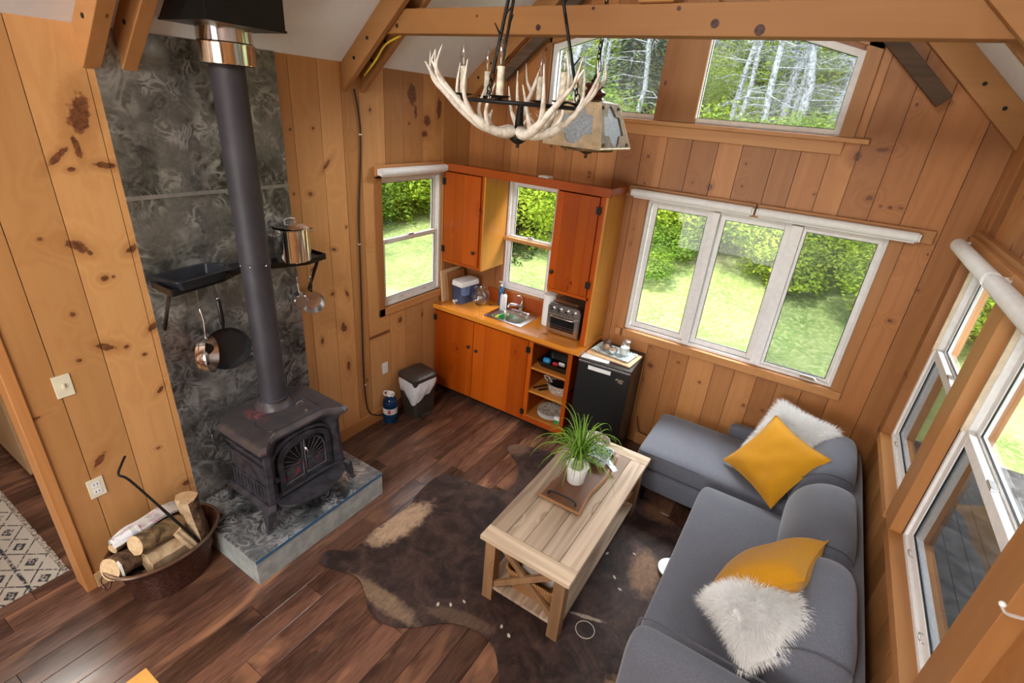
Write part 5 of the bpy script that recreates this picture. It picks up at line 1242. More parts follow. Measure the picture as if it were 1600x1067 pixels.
for y in (-.285, .285):
    MB().tube(spline([(-.09, y, .034), (-.085, y, .052), (-.05, y, .062), (.05, y, .062), (.085, y, .052), (.09, y, .034)], 5), [.007, .007, .0065]+[.0055]*20+[.0065, .007, .007], 8).build('handle', 'handle_blk', tr, smooth=60)
# books / printed tin behind the plant
bo = thing('floral_planter', 'blue and white floral enamel tin behind the plant pot', 'tin', (1.985, 2.66, TZ+.034))
MB().loft([rim_ring(.085, .06, .02, 0), rim_ring(.10, .075, .02, .07), rim_ring(.096, .071, .02, .07), rim_ring(.08, .055, .02, .006)]).build('tin', 'floral', bo, smooth=40)
tag(MB().hexa([(1.98, 2.72, TZ+.040), (2.14, 2.60, TZ+.036), (2.16, 2.63, TZ+.036), (2.0, 2.76, TZ+.040), (1.98, 2.72, TZ+.044), (2.14, 2.60, TZ+.04), (2.16, 2.63, TZ+.04), (2.0, 2.76, TZ+.044)]).build('booklet', 'mag'), 'small printed booklet lying beside the floral tin', 'booklet')
ph_ = thing('woven_bowl', 'round pale woven bowl behind the plant', 'bowl', (1.905, 2.83, TZ+.001))
MB().lathe([(.05, 0), (.09, .005), (.11, .05), (.106, .05), (.086, .01), (.001, .008)], 28, cap=False).build('bowl', 'wicker_white', ph_, smooth=50)
# potted plant
pot = thing('potted_plant', 'ponytail palm with long arching strap leaves in a white pot', 'plant', (1.975, 2.38, TZ+.033))
MB().lathe([(.050, 0), (.053, .003), (.067, .118), (.070, .120), (.066, .122), (.062, .110), (.001, .106)], 36, cap=False).build('pot', 'white_cer', pot, smooth=40)
MB().lathe([(.062, .104), (.03, .110), (.001, .111)], 24, cap=False).build('soil', 'soil', pot, smooth=60)
MB().lathe([(.034, .100), (.040, .115), (.028, .15), (.018, .20), (.014, .24)], 20).build('trunk_base', plain('bulb_base', (.30, .36, .16), .7, var=.3), pot, smooth=60)
def leaves(seed, n, mat, name, lmin, lmax):
    mb = MB(); rnd = random.Random(seed)
    for i in range(n):
        a = rnd.uniform(0, 2*PI); L_ = rnd.uniform(lmin, lmax); up_ = rnd.uniform(.6, 1.35); hz0 = .17+rnd.uniform(-.03, .06)
        p = Vector((.012*math.cos(a), .012*math.sin(a), hz0)); d = Vector((math.cos(a)*(1-up_*.55), math.sin(a)*(1-up_*.55), up_)).normalized()
        segs = 12; w0 = rnd.uniform(.0028, .0048); grav = rnd.uniform(.20, .36); tw_ = rnd.uniform(-.12, .12); prev = None
        for k in range(segs+1):
            t = k/segs; w_ = w0*(1-t**2.2)*(.6+.4*min(1, t*5))+.0006
            sd = Vector((-math.sin(a), math.cos(a), 0)); nn = d.cross(sd).normalized()
            cur = [mb.v(p-sd*w_), mb.v(p+nn*w_*.35), mb.v(p+sd*w_)]
            if prev:
                mb.f([prev[0], prev[1], cur[1], cur[0]]); mb.f([prev[1], prev[2], cur[2], cur[1]])
            prev = cur; p = p+d*L_/segs
            if p.z < .006 + 0: p.z = .006
            a += tw_*.5; d = (d+Vector((tw_*.3*math.cos(a), tw_*.3*math.sin(a), -grav*(.35+t*1.5)))).normalized()
            if d.z < -.96: d.z = -.9; d.normalize()
    return mb.build(name, mat, pot, smooth=60)
leaves(2, 80, 'plantleaf', 'leaf_crown', .22, .40)
leaves(7, 60, 'plantleaf2', 'lower_leaves', .18, .32)

# ------------------------------------------------------------------ cowhide rug
hidep = [(.837, 1.312), (.805, 1.37), (.83, 1.425), (.913, 1.476), (.925, 1.56), (.905, 1.66), (.925, 1.80), (.935, 1.98), (.90, 2.15), (.895, 2.31), (.93, 2.40), (1.016, 2.441), (1.15, 2.45), (1.311, 2.49), (1.41, 2.56), (1.40, 2.68), (1.327, 2.828), (1.20, 2.91), (1.123, 2.981), (1.15, 3.06), (1.25, 3.10), (1.431, 3.15),
         (1.60, 3.10), (1.78, 3.05), (1.95, 3.08), (2.08, 3.16), (2.25, 3.19), (2.34, 3.15), (2.42, 3.04), (2.55, 2.99), (2.66, 2.92), (2.78, 2.80), (2.88, 2.55), (2.92, 2.2), (2.86, 1.85), (2.80, 1.6), (2.83, 1.35), (2.72, 1.15), (2.55, 1.10), (2.38, 1.18), (2.20, 1.27), (2.10, 1.40), (1.992, 1.503), (1.856, 1.516), (1.72, 1.463), (1.568, 1.322), (1.453, 1.262), (1.327, 1.265), (1.225, 1.325), (1.113, 1.374), (.98, 1.345), (.90, 1.318)]
def inside(x, y, P):
    c = False; j = len(P)-1
    for i in range(len(P)):
        if (P[i][1] > y) != (P[j][1] > y) and x < (P[j][0]-P[i][0])*(y-P[i][1])/(P[j][1]-P[i][1])+P[i][0]: c = not c
        j = i
    return c
sm = [tuple(p[:2]) for p in spline([(*p, 0) for p in hidep+[hidep[0]]], 5)][:-1]
hb = bmesh.new(); vs = [hb.verts.new((x, y, 0)) for x, y in sm]; fc = hb.faces.new(vs)
bmesh.ops.triangulate(hb, faces=[fc])
for it in range(4):
    el = [e for e in hb.edges if e.calc_length() > .07]
    if not el: break
    bmesh.ops.subdivide_edges(hb, edges=el, cuts=1); bmesh.ops.triangulate(hb, faces=hb.faces[:])
def hz(x, y):
    return .006+.007*max(0, noise.noise(Vector((x*5, y*5, 1))))+.006*max(0, noise.noise(Vector((x*13, y*3, 4)))) + (.010*max(0, math.sin((x*1.2+y*.5)*26))**2 if (x > 2.28 and y < 2.7) else 0)
for v in hb.verts: v.co.z = hz(v.co.x, v.co.y) - .004
res = bmesh.ops.extrude_face_region(hb, geom=hb.faces[:])
for v in [g for g in res['geom'] if isinstance(g, bmesh.types.BMVert)]: v.co.z += .0045
for v in hb.verts:
    if v.co.z < .0008: v.co.z = .0008
bmesh.ops.recalc_face_normals(hb, faces=hb.faces[:])
me = bpy.data.meshes.new('cowhide_rug'); hb.to_mesh(me); hb.free(); me.materials.append(M['hide'])
for p in me.polygons: p.use_smooth = True
me.set_sharp_from_angle(angle=R(60))
ho = bpy.data.objects.new('cowhide_rug', me); COL.objects.link(ho); tag(ho, 'dark brown cowhide with tan patches spread under the coffee table', 'rug')
ws = thing('paper_plate', 'white rounded thing on the cowhide poking out from under the sofa', 'dish', (2.64, 2.56, .022))
MB().lathe([(.07, 0), (.08, .003), (.085, .012), (.08, .012), (.001, .006)], 28, cap=False).build('dish', 'white_plast', ws, smooth=50)
mb = MB(); cc = [(2.36+.052*math.cos(a), 1.865+.052*math.sin(a), .0245) for a in [2*PI*k/24 for k in range(25)]]; mb.tube(cc, .0022, 5)
tag(mb.build('wire_ring', 'taupe', smooth=60), 'thin pale ring-shaped brand mark on the cowhide by the sofa arm', 'ring')

# ------------------------------------------------------------------ sectional sofa
sf = thing('sectional_sofa', 'charcoal grey L-shaped sofa with chaise against the right wall', 'sofa', (3.0, 2.6, 0))
def cushion(name, c, size, r, mat='sofa', n=10, **k): 
    return MB().rbox(c, size, r, n, **k).build(name, mat, sf, world=True, smooth=60, sub=1)
SZ = .465
cushion('seat_base', (3.05, 2.30, .225), (.82, 1.42, .19), .03, n=5)
cushion('seat_cushion', (2.995, 2.30, .395), (.71, 1.315, .15), .045, n=12, puff=.012)
cushion('chaise_base', (2.83, 3.345, .225), (1.33, .62, .19), .03, n=5)
cushion('chaise_cushion', (2.79, 3.345, .395), (1.26, .63, .15), .04, n=12, puff=.010)
cushion('back_frame', (3.42, 2.62, .43), (.13, 2.05, .58), .05, n=8)
cushion('armrest', (3.03, 1.555, .375), (.80, .19, .50), .07, n=10, puff=.012)
cushion('chaise_side_rest', (3.02, 3.69, .43), (.72, .085, .25), .035, n=8)
mb = MB(); ppts = spline([(2.638, 1.64, .10), (2.640, 1.642, .54), (2.665, 1.640, .615), (2.76, 1.638, .636), (3.2, 1.638, .636)], 5); mb.tube(ppts, .005, 8); mb.build('arm_piping', 'sofa_dk', sf, world=True, smooth=60)
mb = MB(); mb.tube([(2.17, 3.035, .455), (2.6, 3.035, .455)], .004, 8); mb.build('chaise_piping', 'sofa_dk', sf, world=True, smooth=60)
def back_cushion(yc, w, name='back_cushion', top=.845, xb=3.30):
    # wedge-shaped cushion leaning on the back: rounded trapezoid profile, boxed sides
    mb = MB(); n = 14; m = 10; rs = []
    prof = [(-.165, .0), (-.185, .10), (-.155, .22), (-.10, .315), (-.02, .375), (.05, .38), (.105, .34), (.125, .24), (.125, .10), (.12, 0), (.0, -.012), (-.10, -.012)]
    prof = [tuple(p[:2]) for p in spline([(*p, 0) for p in prof+[prof[0]]], 3)][:-1]
    for j in range(n+1):
        s_ = -1+2*j/n; e = 1-abs(s_)**7*.10-(.16 if j in (0, n) else 0); y = yc+w/2*math.sin(s_*PI/2)*.30+w/2*s_*.70
        bulge = 1+.05*(1-s_*s_)
        rg = []
        for (px, pz) in prof:
            q = noise.noise(Vector((px*9, y*5, pz*7)))*.006
            topk = (1-.24*max(0, (pz-.15)/.23)*abs(s_)**2.6)
            rg.append((xb+px*e*bulge+q, y, .470+(.17+(pz*topk-.17)*e)*(top-.47)/.38+q))
        rs.append(rg)
    mb.loft(rs)
    o = mb.build(name, 'sofa', sf, world=True, smooth=75, sub=1)
    for j in (1, n-1):
        mb = MB(); mb.tube([*rs[j], rs[j][0]], .0035, 6); mb.build('cushion_seam', 'sofa_dk', o, world=True, smooth=60)
    return o
back_cushion(2.05, .64); back_cushion(2.70, .62); back_cushion(3.34, .58)
for x, y in ((2.72, 1.52), (3.38, 1.52), (2.72, 2.9), (2.25, 3.1), (2.25, 3.6), (3.38, 3.6)):
    MB().lathe([(.016, 0), (.024, .13)], 14, (x, y, 0)).build('leg', 'black', sf, world=True)

# ------------------------------------------------------------------ pillows
def pillow(name, label, c, ux, uy, size, thick, mat, back=None, fur=False, seed=0):
    """square pillow: ux, uy in-plane axes, normal = ux x uy"""
    ux = Vector(ux).normalized(); uy = Vector(uy); uy = (uy-ux*uy.dot(ux)).normalized(); nz = ux.cross(uy)
    m = Matrix((ux, uy, nz)).transposed(); t = thing(name, label, 'pillow', c, rot=m.to_euler())
    n = 18; hs = size/2
    def surf(a, b, sgn):
        e = (1-abs(a)**3.2)*(1-abs(b)**3.2); k = 1-.10*(1-a*a)*abs(b)**3; k2 = 1-.10*(1-b*b)*abs(a)**3
        w_ = 1+.0*seed; z = sgn*(thick/2)*max(0, e)**.55
        z += .010*noise.noise(Vector((a*2.3+seed, b*2.3, sgn)))*max(0, e)**.3
        return Vector((a*hs*k2, b*hs*k, z))
    for sgn, nm, mt in ((1, 'front', mat), (-1, 'back', back or mat)):
        mb = MB(); g = [[mb.v(surf(-1+2*i/n, -1+2*j/n, sgn)) for j in range(n+1)] for i in range(n+1)]
        for i in range(n):
            for j in range(n): mb.f([g[i][j], g[i+1][j], g[i+1][j+1], g[i][j+1]])
        mb.build('cover_'+nm, mt, t, smooth=75, sub=1)
    if not fur:
        mb = MB(); per = [surf(-1, -1+2*k/n, 1) for k in range(n)]+[surf(-1+2*k/n, 1, 1) for k in range(n)]+[surf(1, 1-2*k/n, 1) for k in range(n)]+[surf(1-2*k/n, -1, 1) for k in range(n+1)]
        mb.tube(per, .0045, 6); mb.build('seam', mat, t, smooth=60)
    else:
        mb = MB(); rnd = random.Random(seed)
        clump = [Vector((rnd.uniform(-1, 1), rnd.uniform(-1, 1), rnd.uniform(-.4, .5))) for _ in range(60)]
        for i in range(17000):
            a, b = rnd.uniform(-1, 1), rnd.uniform(-1, 1)
            if rnd.random() < .12:
                if rnd.random() < .5: a = math.copysign(1, a)
                else: b = math.copysign(1, b)
            p = surf(a, b, 1); e = .004
            nrm = (surf(min(a+.02, 1), b, 1)-surf(max(a-.02, -1), b, 1)).cross(surf(a, min(b+.02, 1), 1)-surf(a, max(b-.02, -1), 1))
            nrm = nrm.normalized() if nrm.length > 1e-9 else Vector((0, 0, 1))
            ci = min(range(0, 60, 1), key=lambda q: (clump[q].x-a)**2+(clump[q].y-b)**2)
            flow = Vector((clump[ci].z*.9+a*.5, -.4+b*.6+clump[ci].y*.3, 0))
            d = (nrm*rnd.uniform(.35, .8)+flow*.75+Vector((rnd.gauss(0, .16), rnd.gauss(0, .16), rnd.gauss(0, .12)))).normalized()
            L_ = rnd.uniform(.03, .060); sd = d.cross(Vector((rnd.gauss(0, 1), rnd.gauss(0, 1), rnd.gauss(0, 1)))).normalized()*.00085
            p1 = p+d*L_*.5; d2 = (d+Vector((flow.x*.5, flow.y*.5, -.35))).normalized(); p2 = p1+d2*L_*.5
            v0, v1, v2, v3, v4 = mb.v(p-sd), mb.v(p+sd), mb.v(p1+sd*.8), mb.v(p1-sd*.8), mb.v(p2)
            mb.f([v0, v1, v2, v3]); mb.f([v3, v2, v4])
        mb.build('long_fur', 'fur', t)
    return t
CAMP = Vector((2.8311, 0, 2.6)); CAMUP = camo.rotation_euler.to_matrix() @ Vector((0, 1, 0))
def facing(c, d1, ang, diag=True, side=0.0):
    """in-plane axes of a pillow whose diagonal (or edge) runs along d1 and whose face is tipped by ang away from a line of sight"""
    v = (Vector(c)-CAMP).normalized(); d1 = Vector(d1).normalized(); vp = (v-d1*v.dot(d1)).normalized(); w_ = d1.cross(vp)
    if w_.dot(CAMUP) < 0: w_ = -w_
    n = -vp*math.cos(R(ang))+w_*math.sin(R(ang)); d2 = n.cross(d1)
    return ((d1-d2).normalized(), (d1+d2).normalized()) if diag else (d1, d2)
c1 = (3.045, 3.46, .70); a_, b_ = facing(c1, (.55, -.28, .0), 12, False)
pillow('fur_pillow', 'white shaggy pillow leaning behind the mustard pillow at the chaise end', c1, a_, b_, .40, .13, 'fur', 'taupe', True, 3)
pillow('mustard_pillow', 'mustard yellow square pillow leaning on the fur pillow at the chaise end', (2.985, 3.20, .665), (.42, -.37, -.02), (.16, .30, .36), .46, .14, 'mustard', seed=5)
c2_ = (3.075, 2.20, .66); a_, b_ = facing(c2_, (.40, .46, .25), 76)
pillow('mustard_pillow', 'mustard yellow pillow seen edge-on, behind the near fur pillow', c2_, a_, b_, .50, .20, 'mustard', seed=9)
c3_ = (3.105, 1.93, .65)
a_, b_ = facing(c3_, (.42, .34, .20), 44, False)
pillow('fur_pillow', 'white shaggy pillow at the near end of the sofa against the arm', c3_, a_, b_, .40, .20, 'fur', 'taupe', True, 12)

# ------------------------------------------------------------------ dining table corner at the bottom edge
dt = thing('dining_table', 'corner of an orange pine table top at the bottom edge of the photo', 'table', (.9, -.1, 0))
mb = MB(); rnd = random.Random(9)
for k in range(6): mb.bid = rnd.random(); mb.box(1.30-.0+k*.12-.0, 1.42+k*.12-.001, -.85, .31, .722, .75)
mb.build('table_top', 'dining', dt, world=True, bevel=.003)
for x in (1.34, 1.92):
    for y in (-.80, .20): MB().box(x, x+.06, y, y+.06, 0, .721).build('leg', 'dining', dt, world=True, bevel=.003)

# ------------------------------------------------------------------ side room
rg = tag(MB().box(-1.75, -.235, -1.2, .43, .001, .008).build('woven_rug', 'rug'), 'beige woven rug with dark diamond pattern in the side room', 'rug')
fr_ = MB(); rnd = random.Random(1)
for k in range(110):
    x = -1.75+k*.0138; fr_.box(x, x+.008, .43, .452+rnd.uniform(0, .006), .001, .005)
fr_.build('fringe', 'wicker_white', rg)
rg2 = None
cbn = thing('low_cabinet', 'pale wooden cabinet in the side room, cut by the left frame edge', 'cabinet', (-1.7, .85, 0))
MB().box(-2.4, -1.18, .60, 1.2, .10, .80).build('body', 'bare_board', cbn, world=True, bevel=.004)
MB().box(-2.38, -1.2, .64, 1.2, 0, .0995).build('plinth', 'trim_x', cbn, world=True)

# ------------------------------------------------------------------ antler chandelier
CX, CY, CZ = 1.655, 1.90, 2.475
ch = thing('antler_chandelier', 'antler chandelier with candle bulbs hanging on iron rods', 'chandelier', (CX, CY, CZ))
rnd = random.Random(6)
def antler(az, sc, flip, seed):
    q = random.Random(seed); root_ = MB()
    ca, sa = math.cos(az), math.sin(az)
    def T(r, tdist, z): # radial, tangential, height
        return (CX+ca*r-sa*tdist*flip, CY+sa*r+ca*tdist*flip, CZ+z)
    main = [(.03, 0, .035), (.09, .01, .025), (.17, .03, .055), (.245, .06, .115), (.30, .10, .185), (.335, .135, .255)]
    mp = spline([T(a*sc, b*sc, c) for a, b, c in main], 5); N = len(mp)
    root_.tube(mp, [.0185-.0155*(i/(N-1))**1.7 + .006*math.exp(-((i-2)/2.5)**2) + .003*math.exp(-((i-9)/2.)**2) for i in range(N)], 10)
    for (i0, dr, dt_, dz, r0) in ((8, .02, -.05, .16, .012), (12, .05, -.02, .19, .012), (17, .05, .06, .15, .010), (20, .03, -.03, .12, .008), (5, .0, .055, .08, .009)):
        p = mp[i0]; e = (p.x+ca*dr-sa*dt_*flip, p.y+sa*dr+ca*dt_*flip, p.z+dz)
        m1 = (p.x+(e[0]-p.x)*.55+ca*.028, p.y+(e[1]-p.y)*.55+sa*.028, p.z+dz*.42)
        tp = spline([p, m1, e], 6); root_.tube(tp, [r0*(1-.88*(k/(len(tp)-1))**1.3) for k in range(len(tp))], 9)
    return root_.build('antler', 'antler', ch, world=True, smooth=70)
for k in range(6): antler(R(12+k*60), 1.0+.06*(k % 2), 1 if k % 2 else -1, k)
mb = MB(); rp = [(CX+.235*math.cos(a), CY+.235*math.sin(a), CZ+.135) for a in [2*PI*k/48 for k in range(49)]]; mb.tube(rp, .0075, 8)
for k in range(3):
    a = R(30+120*k); mb.tube([(CX, CY, CZ+.135), (CX+.235*math.cos(a), CY+.235*math.sin(a), CZ+.135)], .006, 8)
mb.build('iron_ring', 'handle_blk', ch, world=True, smooth=60)
mb = MB(); mb.lathe([(.002, -.032), (.008, -.026), (.006, -.018), (.020, -.012), (.034, .0), (.036, .02), (.02, .03), (.012, .135)], 20, (CX, CY, CZ)); mb.build('hub', 'handle_blk', ch, world=True, smooth=50)
for k in range(6):
    a = R(42+60*k); x, y = CX+.232*math.cos(a), CY+.232*math.sin(a); z = CZ+.14
    mb = MB(); mb.lathe([(.008, 0), (.012, .006), (.036, .012), (.038, .016), (.012, .012)], 20, (x, y, z)); dp = mb.build('drip_pan', 'handle_blk', ch, world=True, smooth=50)
    mb = MB(); mb.lathe([(.014, .014), (.0145, .03), (.0135, .095), (.0145, .108), (.009, .110)], 14, (x, y, z)); mb.build('candle_sleeve', 'candle', dp, world=True, smooth=60)
    mb = MB(); mb.lathe([(.008, .110), (.009, .118), (.0165, .138), (.0170, .150), (.0125, .172), (.005, .192), (.001, .208)], 16, (x, y, z), cap=False); bl = mb.build('bulb', 'bulb', dp, world=True, smooth=70)
    mb = MB(); mb.tube([(x, y, z+.112), (x+.003, y, z+.15), (x-.003, y, z+.15), (x, y, z+.114)], .0007, 4); mb.build('filament', 'brass', bl, world=True)
tops = [(CX+.012, CY, 3.42)]
for k in range(3):
    a = R(30+120*k); p0 = Vector((CX+.232*math.cos(a), CY+.232*math.sin(a), CZ+.145)); p1 = Vector((CX+.03*math.cos(a), CY+.03*math.sin(a), 3.30))
    mb = MB(); q0 = p0.lerp(p1, .12); mb.tube([q0, p1], .0065, 8)
    for j in range(8):
        t_ = .2+.1*j; b_ = p0.lerp(p1, t_); aa = j*2.4+k; mb.tube([b_, b_+Vector((.03*math.cos(aa), .03*math.sin(aa), .035))], [.004, .002], 6)
    mb.build('twig_rod', 'handle_blk', ch, world=True, smooth=60)
    mb = MB()
    for j in range(4):
        c_ = p0.lerp(q0, (j+.4)/4); rot = j % 2
        mb.tube([c_+Vector(((.010*math.cos(b) if rot else 0), (0 if rot else .010*math.cos(b)), .016*math.sin(b))) for b in [2*PI*i/10 for i in range(11)]], .0025, 6)
    mb.build('chain', 'handle_blk', ch, world=True, smooth=60)
MB().tube([(CX, CY, 3.28), (CX, CY, H+SL*CX-.02)], .008, 8).lathe([(.06, H+SL*CX-.03), (.06, H+SL*CX)], 20, (CX, CY, 0)).lathe([(.035, 3.28), (.04, 3.30), (.03, 3.33)], 20, (CX, CY, 0)).build('stem', 'handle_blk', ch, world=True, smooth=50)

# ------------------------------------------------------------------ brass lantern pendant
lx, ly, lz0, lz1 = 1.515, 2.90, 2.425, 2.655
lt = thing('brass_lantern', 'square tapered brass lantern with mottled glass hanging before the gable window', 'pendant lamp', (lx, ly, lz0), rz=R(-5))
B0, T0 = .185, .108; hgt = lz1-lz0
def face_pts(s_, poly, off):
    """poly in (u -1..1, v 0..1) on tapered face s_"""
    out = []
    for u, v in poly:
        h_ = B0+(T0-B0)*v+off; p = Vector((u*(B0+(T0-B0)*v), -h_, v*hgt)); out.append(Matrix.Rotation(s_*PI/2, 3, 'Z') @ p)
    return out
for s_ in range(4):
    fr_m = 'brass' if s_ in (0, 2) else 'brass_dk_shaded'  # pale and dark brass paint the lit and shaded sides
    # frame ring around quatrefoil opening
    outer = []; inner = []
    N = 48
    for k in range(N):
        a = 2*PI*k/N; c_, s2_ = math.cos(a), math.sin(a); m_ = max(abs(c_), abs(s2_)); outer.append((c_/m_, .5+.5*s2_/m_))
        rr2 = .62 if abs(c_) > abs(s2_)*1.0 else .80
        r_re = min(.70/max(abs(c_), 1e-6), .42/max(abs(s2_), 1e-6)); r_el = 1/math.sqrt((c_/.42)**2+(s2_/.90)**2); rad = max(r_re, r_el); inner.append((c_*rad, .5+.5*s2_*rad))
    mb = MB(); o1 = face_pts(s_, outer, .004); i1 = face_pts(s_, inner, .004); o2 = face_pts(s_, outer, -.002); i2 = face_pts(s_, inner, -.002)
    V_ = [[mb.v(p) for p in L_] for L_ in (o1, i1, i2, o2)]
    for k in range(N):
        for r in range(4): mb.f([V_[r][k], V_[r][(k+1) % N], V_[(r+1) % 4][(k+1) % N], V_[(r+1) % 4][k]])
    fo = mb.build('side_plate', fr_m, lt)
    mb = MB(); a_ = face_pts(s_, [(-.95, .03), (.95, .03), (.95, .97), (-.95, .97)], -.004); b_ = face_pts(s_, [(-.95, .03), (.95, .03), (.95, .97), (-.95, .97)], -.006); mb.loft([a_, b_])
    mb.build('mica_glass', plain('mottled_glass_%d' % s_, (.46, .52, .58), .3, var=.16, scale=90, **{'Transmission Weight': .25}), lt)
    mb = MB()
    for u, v in ((-.80, .10), (.80, .10), (-.78, .90), (.78, .90)):
        p = face_pts(s_, [(u, v)], .006)[0]; mb.ball(p, .009, 6, (1, 1, 1))
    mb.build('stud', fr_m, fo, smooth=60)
for a, b in ((0, 1), (1, 2), (2, 3), (3, 0)):
    cxy = [(-1, -1), (1, -1), (1, 1), (-1, 1)]
    mb = MB(); mb.tube([(cxy[a][0]*B0, cxy[a][1]*B0, 0), (cxy[a][0]*T0, cxy[a][1]*T0, hgt)], .007, 8).tube([(cxy[a][0]*B0, cxy[a][1]*B0, 0), (cxy[b][0]*B0, cxy[b][1]*B0, 0)], .006, 8); mb.build('edge_bar', 'brass', lt, smooth=60)
mb = MB(); mb.loft([[(x*T0, y*T0, hgt) for x, y in ((-1, -1), (1, -1), (1, 1), (-1, 1))], [(x*.06, y*.06, hgt+.012) for x, y in ((-1, -1), (1, -1), (1, 1), (-1, 1))]]); mb.build('top_cap', 'brass_dk_shaded', lt)
mb = MB(); mb.lathe([(.06, hgt+.008), (.062, hgt+.016), (.048, hgt+.026), (.066, hgt+.040), (.068, hgt+.050), (.045, hgt+.062), (.040, hgt+.070), (.056, hgt+.082), (.052, hgt+.094), (.025, hgt+.100)], 28); mb.build('turned_finial', 'redwood_turned', lt, smooth=50)
mb = MB(); mb.lathe([(.022, hgt+.098), (.026, hgt+.108), (.012, hgt+.120), (.014, hgt+.130), (.006, hgt+.142)], 16)
for j in range(22):
    c_ = Vector((0, 0, hgt+.150+j*.026)); rot = j % 2
    mb.tube([c_+Vector(((.009*math.cos(b) if rot else 0), (0 if rot else .009*math.cos(b)), .017*math.sin(b))) for b in [2*PI*i/8 for i in range(9)]], .0026, 5)
mb.build('chain', 'handle_blk', lt, smooth=60)
MB().tube(spline([(0, 0, hgt+.11), (.022, 0, hgt+.17), (.004, .01, hgt+.24), (.015, 0, hgt+.36), (.004, 0, hgt+.70)], 6), .003, 6).build('lamp_wire', 'handle_blk', lt, smooth=60)
MB().tube([(0, 0, hgt+.70), (0, 0, H+SL*lx-lz0)], .004, 8).build('ceiling_rod', 'handle_blk', lt, smooth=60)
mb = MB(); mb.lathe([(.150, -.022), (.155, -.020), (.155, -.002), (.150, 0)], 40, cap=False); mb.build('filigree_gallery', 'brass_dk_shaded', lt, smooth=50)
mb = MB(); mb.lathe([(.149, -.020), (.08, -.030), (.03, -.034), (.001, -.035)], 40, cap=False); mb.build('bottom_dish', 'brass_dk_shaded', lt, smooth=60)
mb = MB(); mb.lathe([(.03, -.033), (.036, -.038), (.012, -.046), (.008, -.058), (.011, -.064), (.001, -.072)], 20); mb.build('drop_finial', 'brass_dk_shaded', lt, smooth=50)

# ------------------------------------------------------------------ outdoors
gm = MB(); rndg = random.Random(2)
def gz(x, y):
    d = max(0, y-8.0); z = -.55+.0*x + .30*d - .0035*d*d*(1 if d < 40 else 0)
    dl = max(0, -x-7.5); dr = max(0, x-13)
    z = max(z, -.55+.28*dl, -.55+.22*dr)
    return z + .12*noise.noise(Vector((x*.35, y*.35, 0)))
X_ = [-40+1.6*i for i in range(58)]; Y_ = [-12+1.4*j for j in range(46)]
G = [[gm.v((x, y, gz(x, y))) for y in Y_] for x in X_]
for i in range(len(X_)-1):
    for j in range(len(Y_)-1): gm.f([G[i][j], G[i+1][j], G[i+1][j+1], G[i][j+1]])
go = gm.build('ground', 'grass', smooth=60); go['kind'] = 'structure'; go['label'] = 'sunlit grass around the cabin rising to the woods'
# foundation skirt below the walls
struct(MB().box(-.1, W+.12, D+.1, D+.14, -.9, .0).build('trim_11', 'hearth_side'))
def leafcloud(n, rx, ry, rz, lw, seed, shell=.55, droop=0):
    mb = MB(); q = random.Random(seed); lumps = [(Vector((q.gauss(0, .5), q.gauss(0, .5), q.uniform(-.2, .8))), q.uniform(.35, .6)) for _ in range(9)]
    for i in range(n):
        c, r_ = q.choice(lumps); v = Vector((q.gauss(0, 1), q.gauss(0, 1), q.gauss(0, 1))).normalized()*r_*q.uniform(shell, 1.05); p = c+v
        p = Vector((p.x*rx, p.y*ry, max(0.02, (p.z+.35)*rz)))
        u = Vector((q.gauss(0, 1), q.gauss(0, 1), q.gauss(0, .5))).normalized(); w_ = u.cross(v+Vector((0, 0, .3))).normalized(); s_ = lw*q.uniform(.6, 1.3)
        mb.f([mb.v(p-u*s_), mb.v(p+w_*s_*.45), mb.v(p+u*s_), mb.v(p-w_*s_*.45)])
    me_o = mb.build('bush_mesh', 'leaf_bright'); me = me_o.data; bpy.data.objects.remove(me_o); return me
bush_meshes = [leafcloud(7500, 1.0, 1.0, 1.0, .036, k) for k in range(4)]
def conifer(n, h, r, seed):
    mb = MB(); q = random.Random(seed)
    for i in range(n):
        t = q.random()**.8; z = h*t; rad = r*(1-t)*q.uniform(.35, 1)+.05; a = q.uniform(0, 2*PI); z -= rad*.25
        p = Vector((rad*math.cos(a), rad*math.sin(a), max(.05, z))); u = Vector((math.cos(a+q.gauss(0, .5)), math.sin(a+q.gauss(0, .5)), q.uniform(-.5, .1))).normalized(); s_ = q.uniform(.08, .16); w_ = Vector((-u.y, u.x, q.gauss(0, .3)))*s_*.3
        mb.f([mb.v(p-u*s_), mb.v(p+w_), mb.v(p+u*s_), mb.v(p-w_)])
    mb2 = mb.build('fir_mesh', 'leaf_dark'); me = mb2.data; bpy.data.objects.remove(mb2); return me
fir_meshes = [conifer(5200, 5.0, 1.5, k) for k in range(2)]
def place_bush(x, y, s, kind, label, group, cat='bush', name='bush', sz=None):
    me = (bush_meshes if kind != 'fir' else fir_meshes)[random.randrange(2 if kind == 'fir' else 4)]
    o = bpy.data.objects.new(name, me); COL.objects.link(o); o.location = (x, y, gz(x, y)-.08); o.rotation_euler = (0, 0, random.uniform(0, 6.28)); o.scale = (s, s, sz or s*random.uniform(.8, 1.1))
    if kind == 'mid': o.material_slots[0].link = 'OBJECT'; o.material_slots[0].material = M['leaf_mid']
    if kind == 'dark': o.material_slots[0].link = 'OBJECT'; o.material_slots[0].material = M['leaf_dark']
    tag(o, label, cat, group)
    return o
random.seed(5)
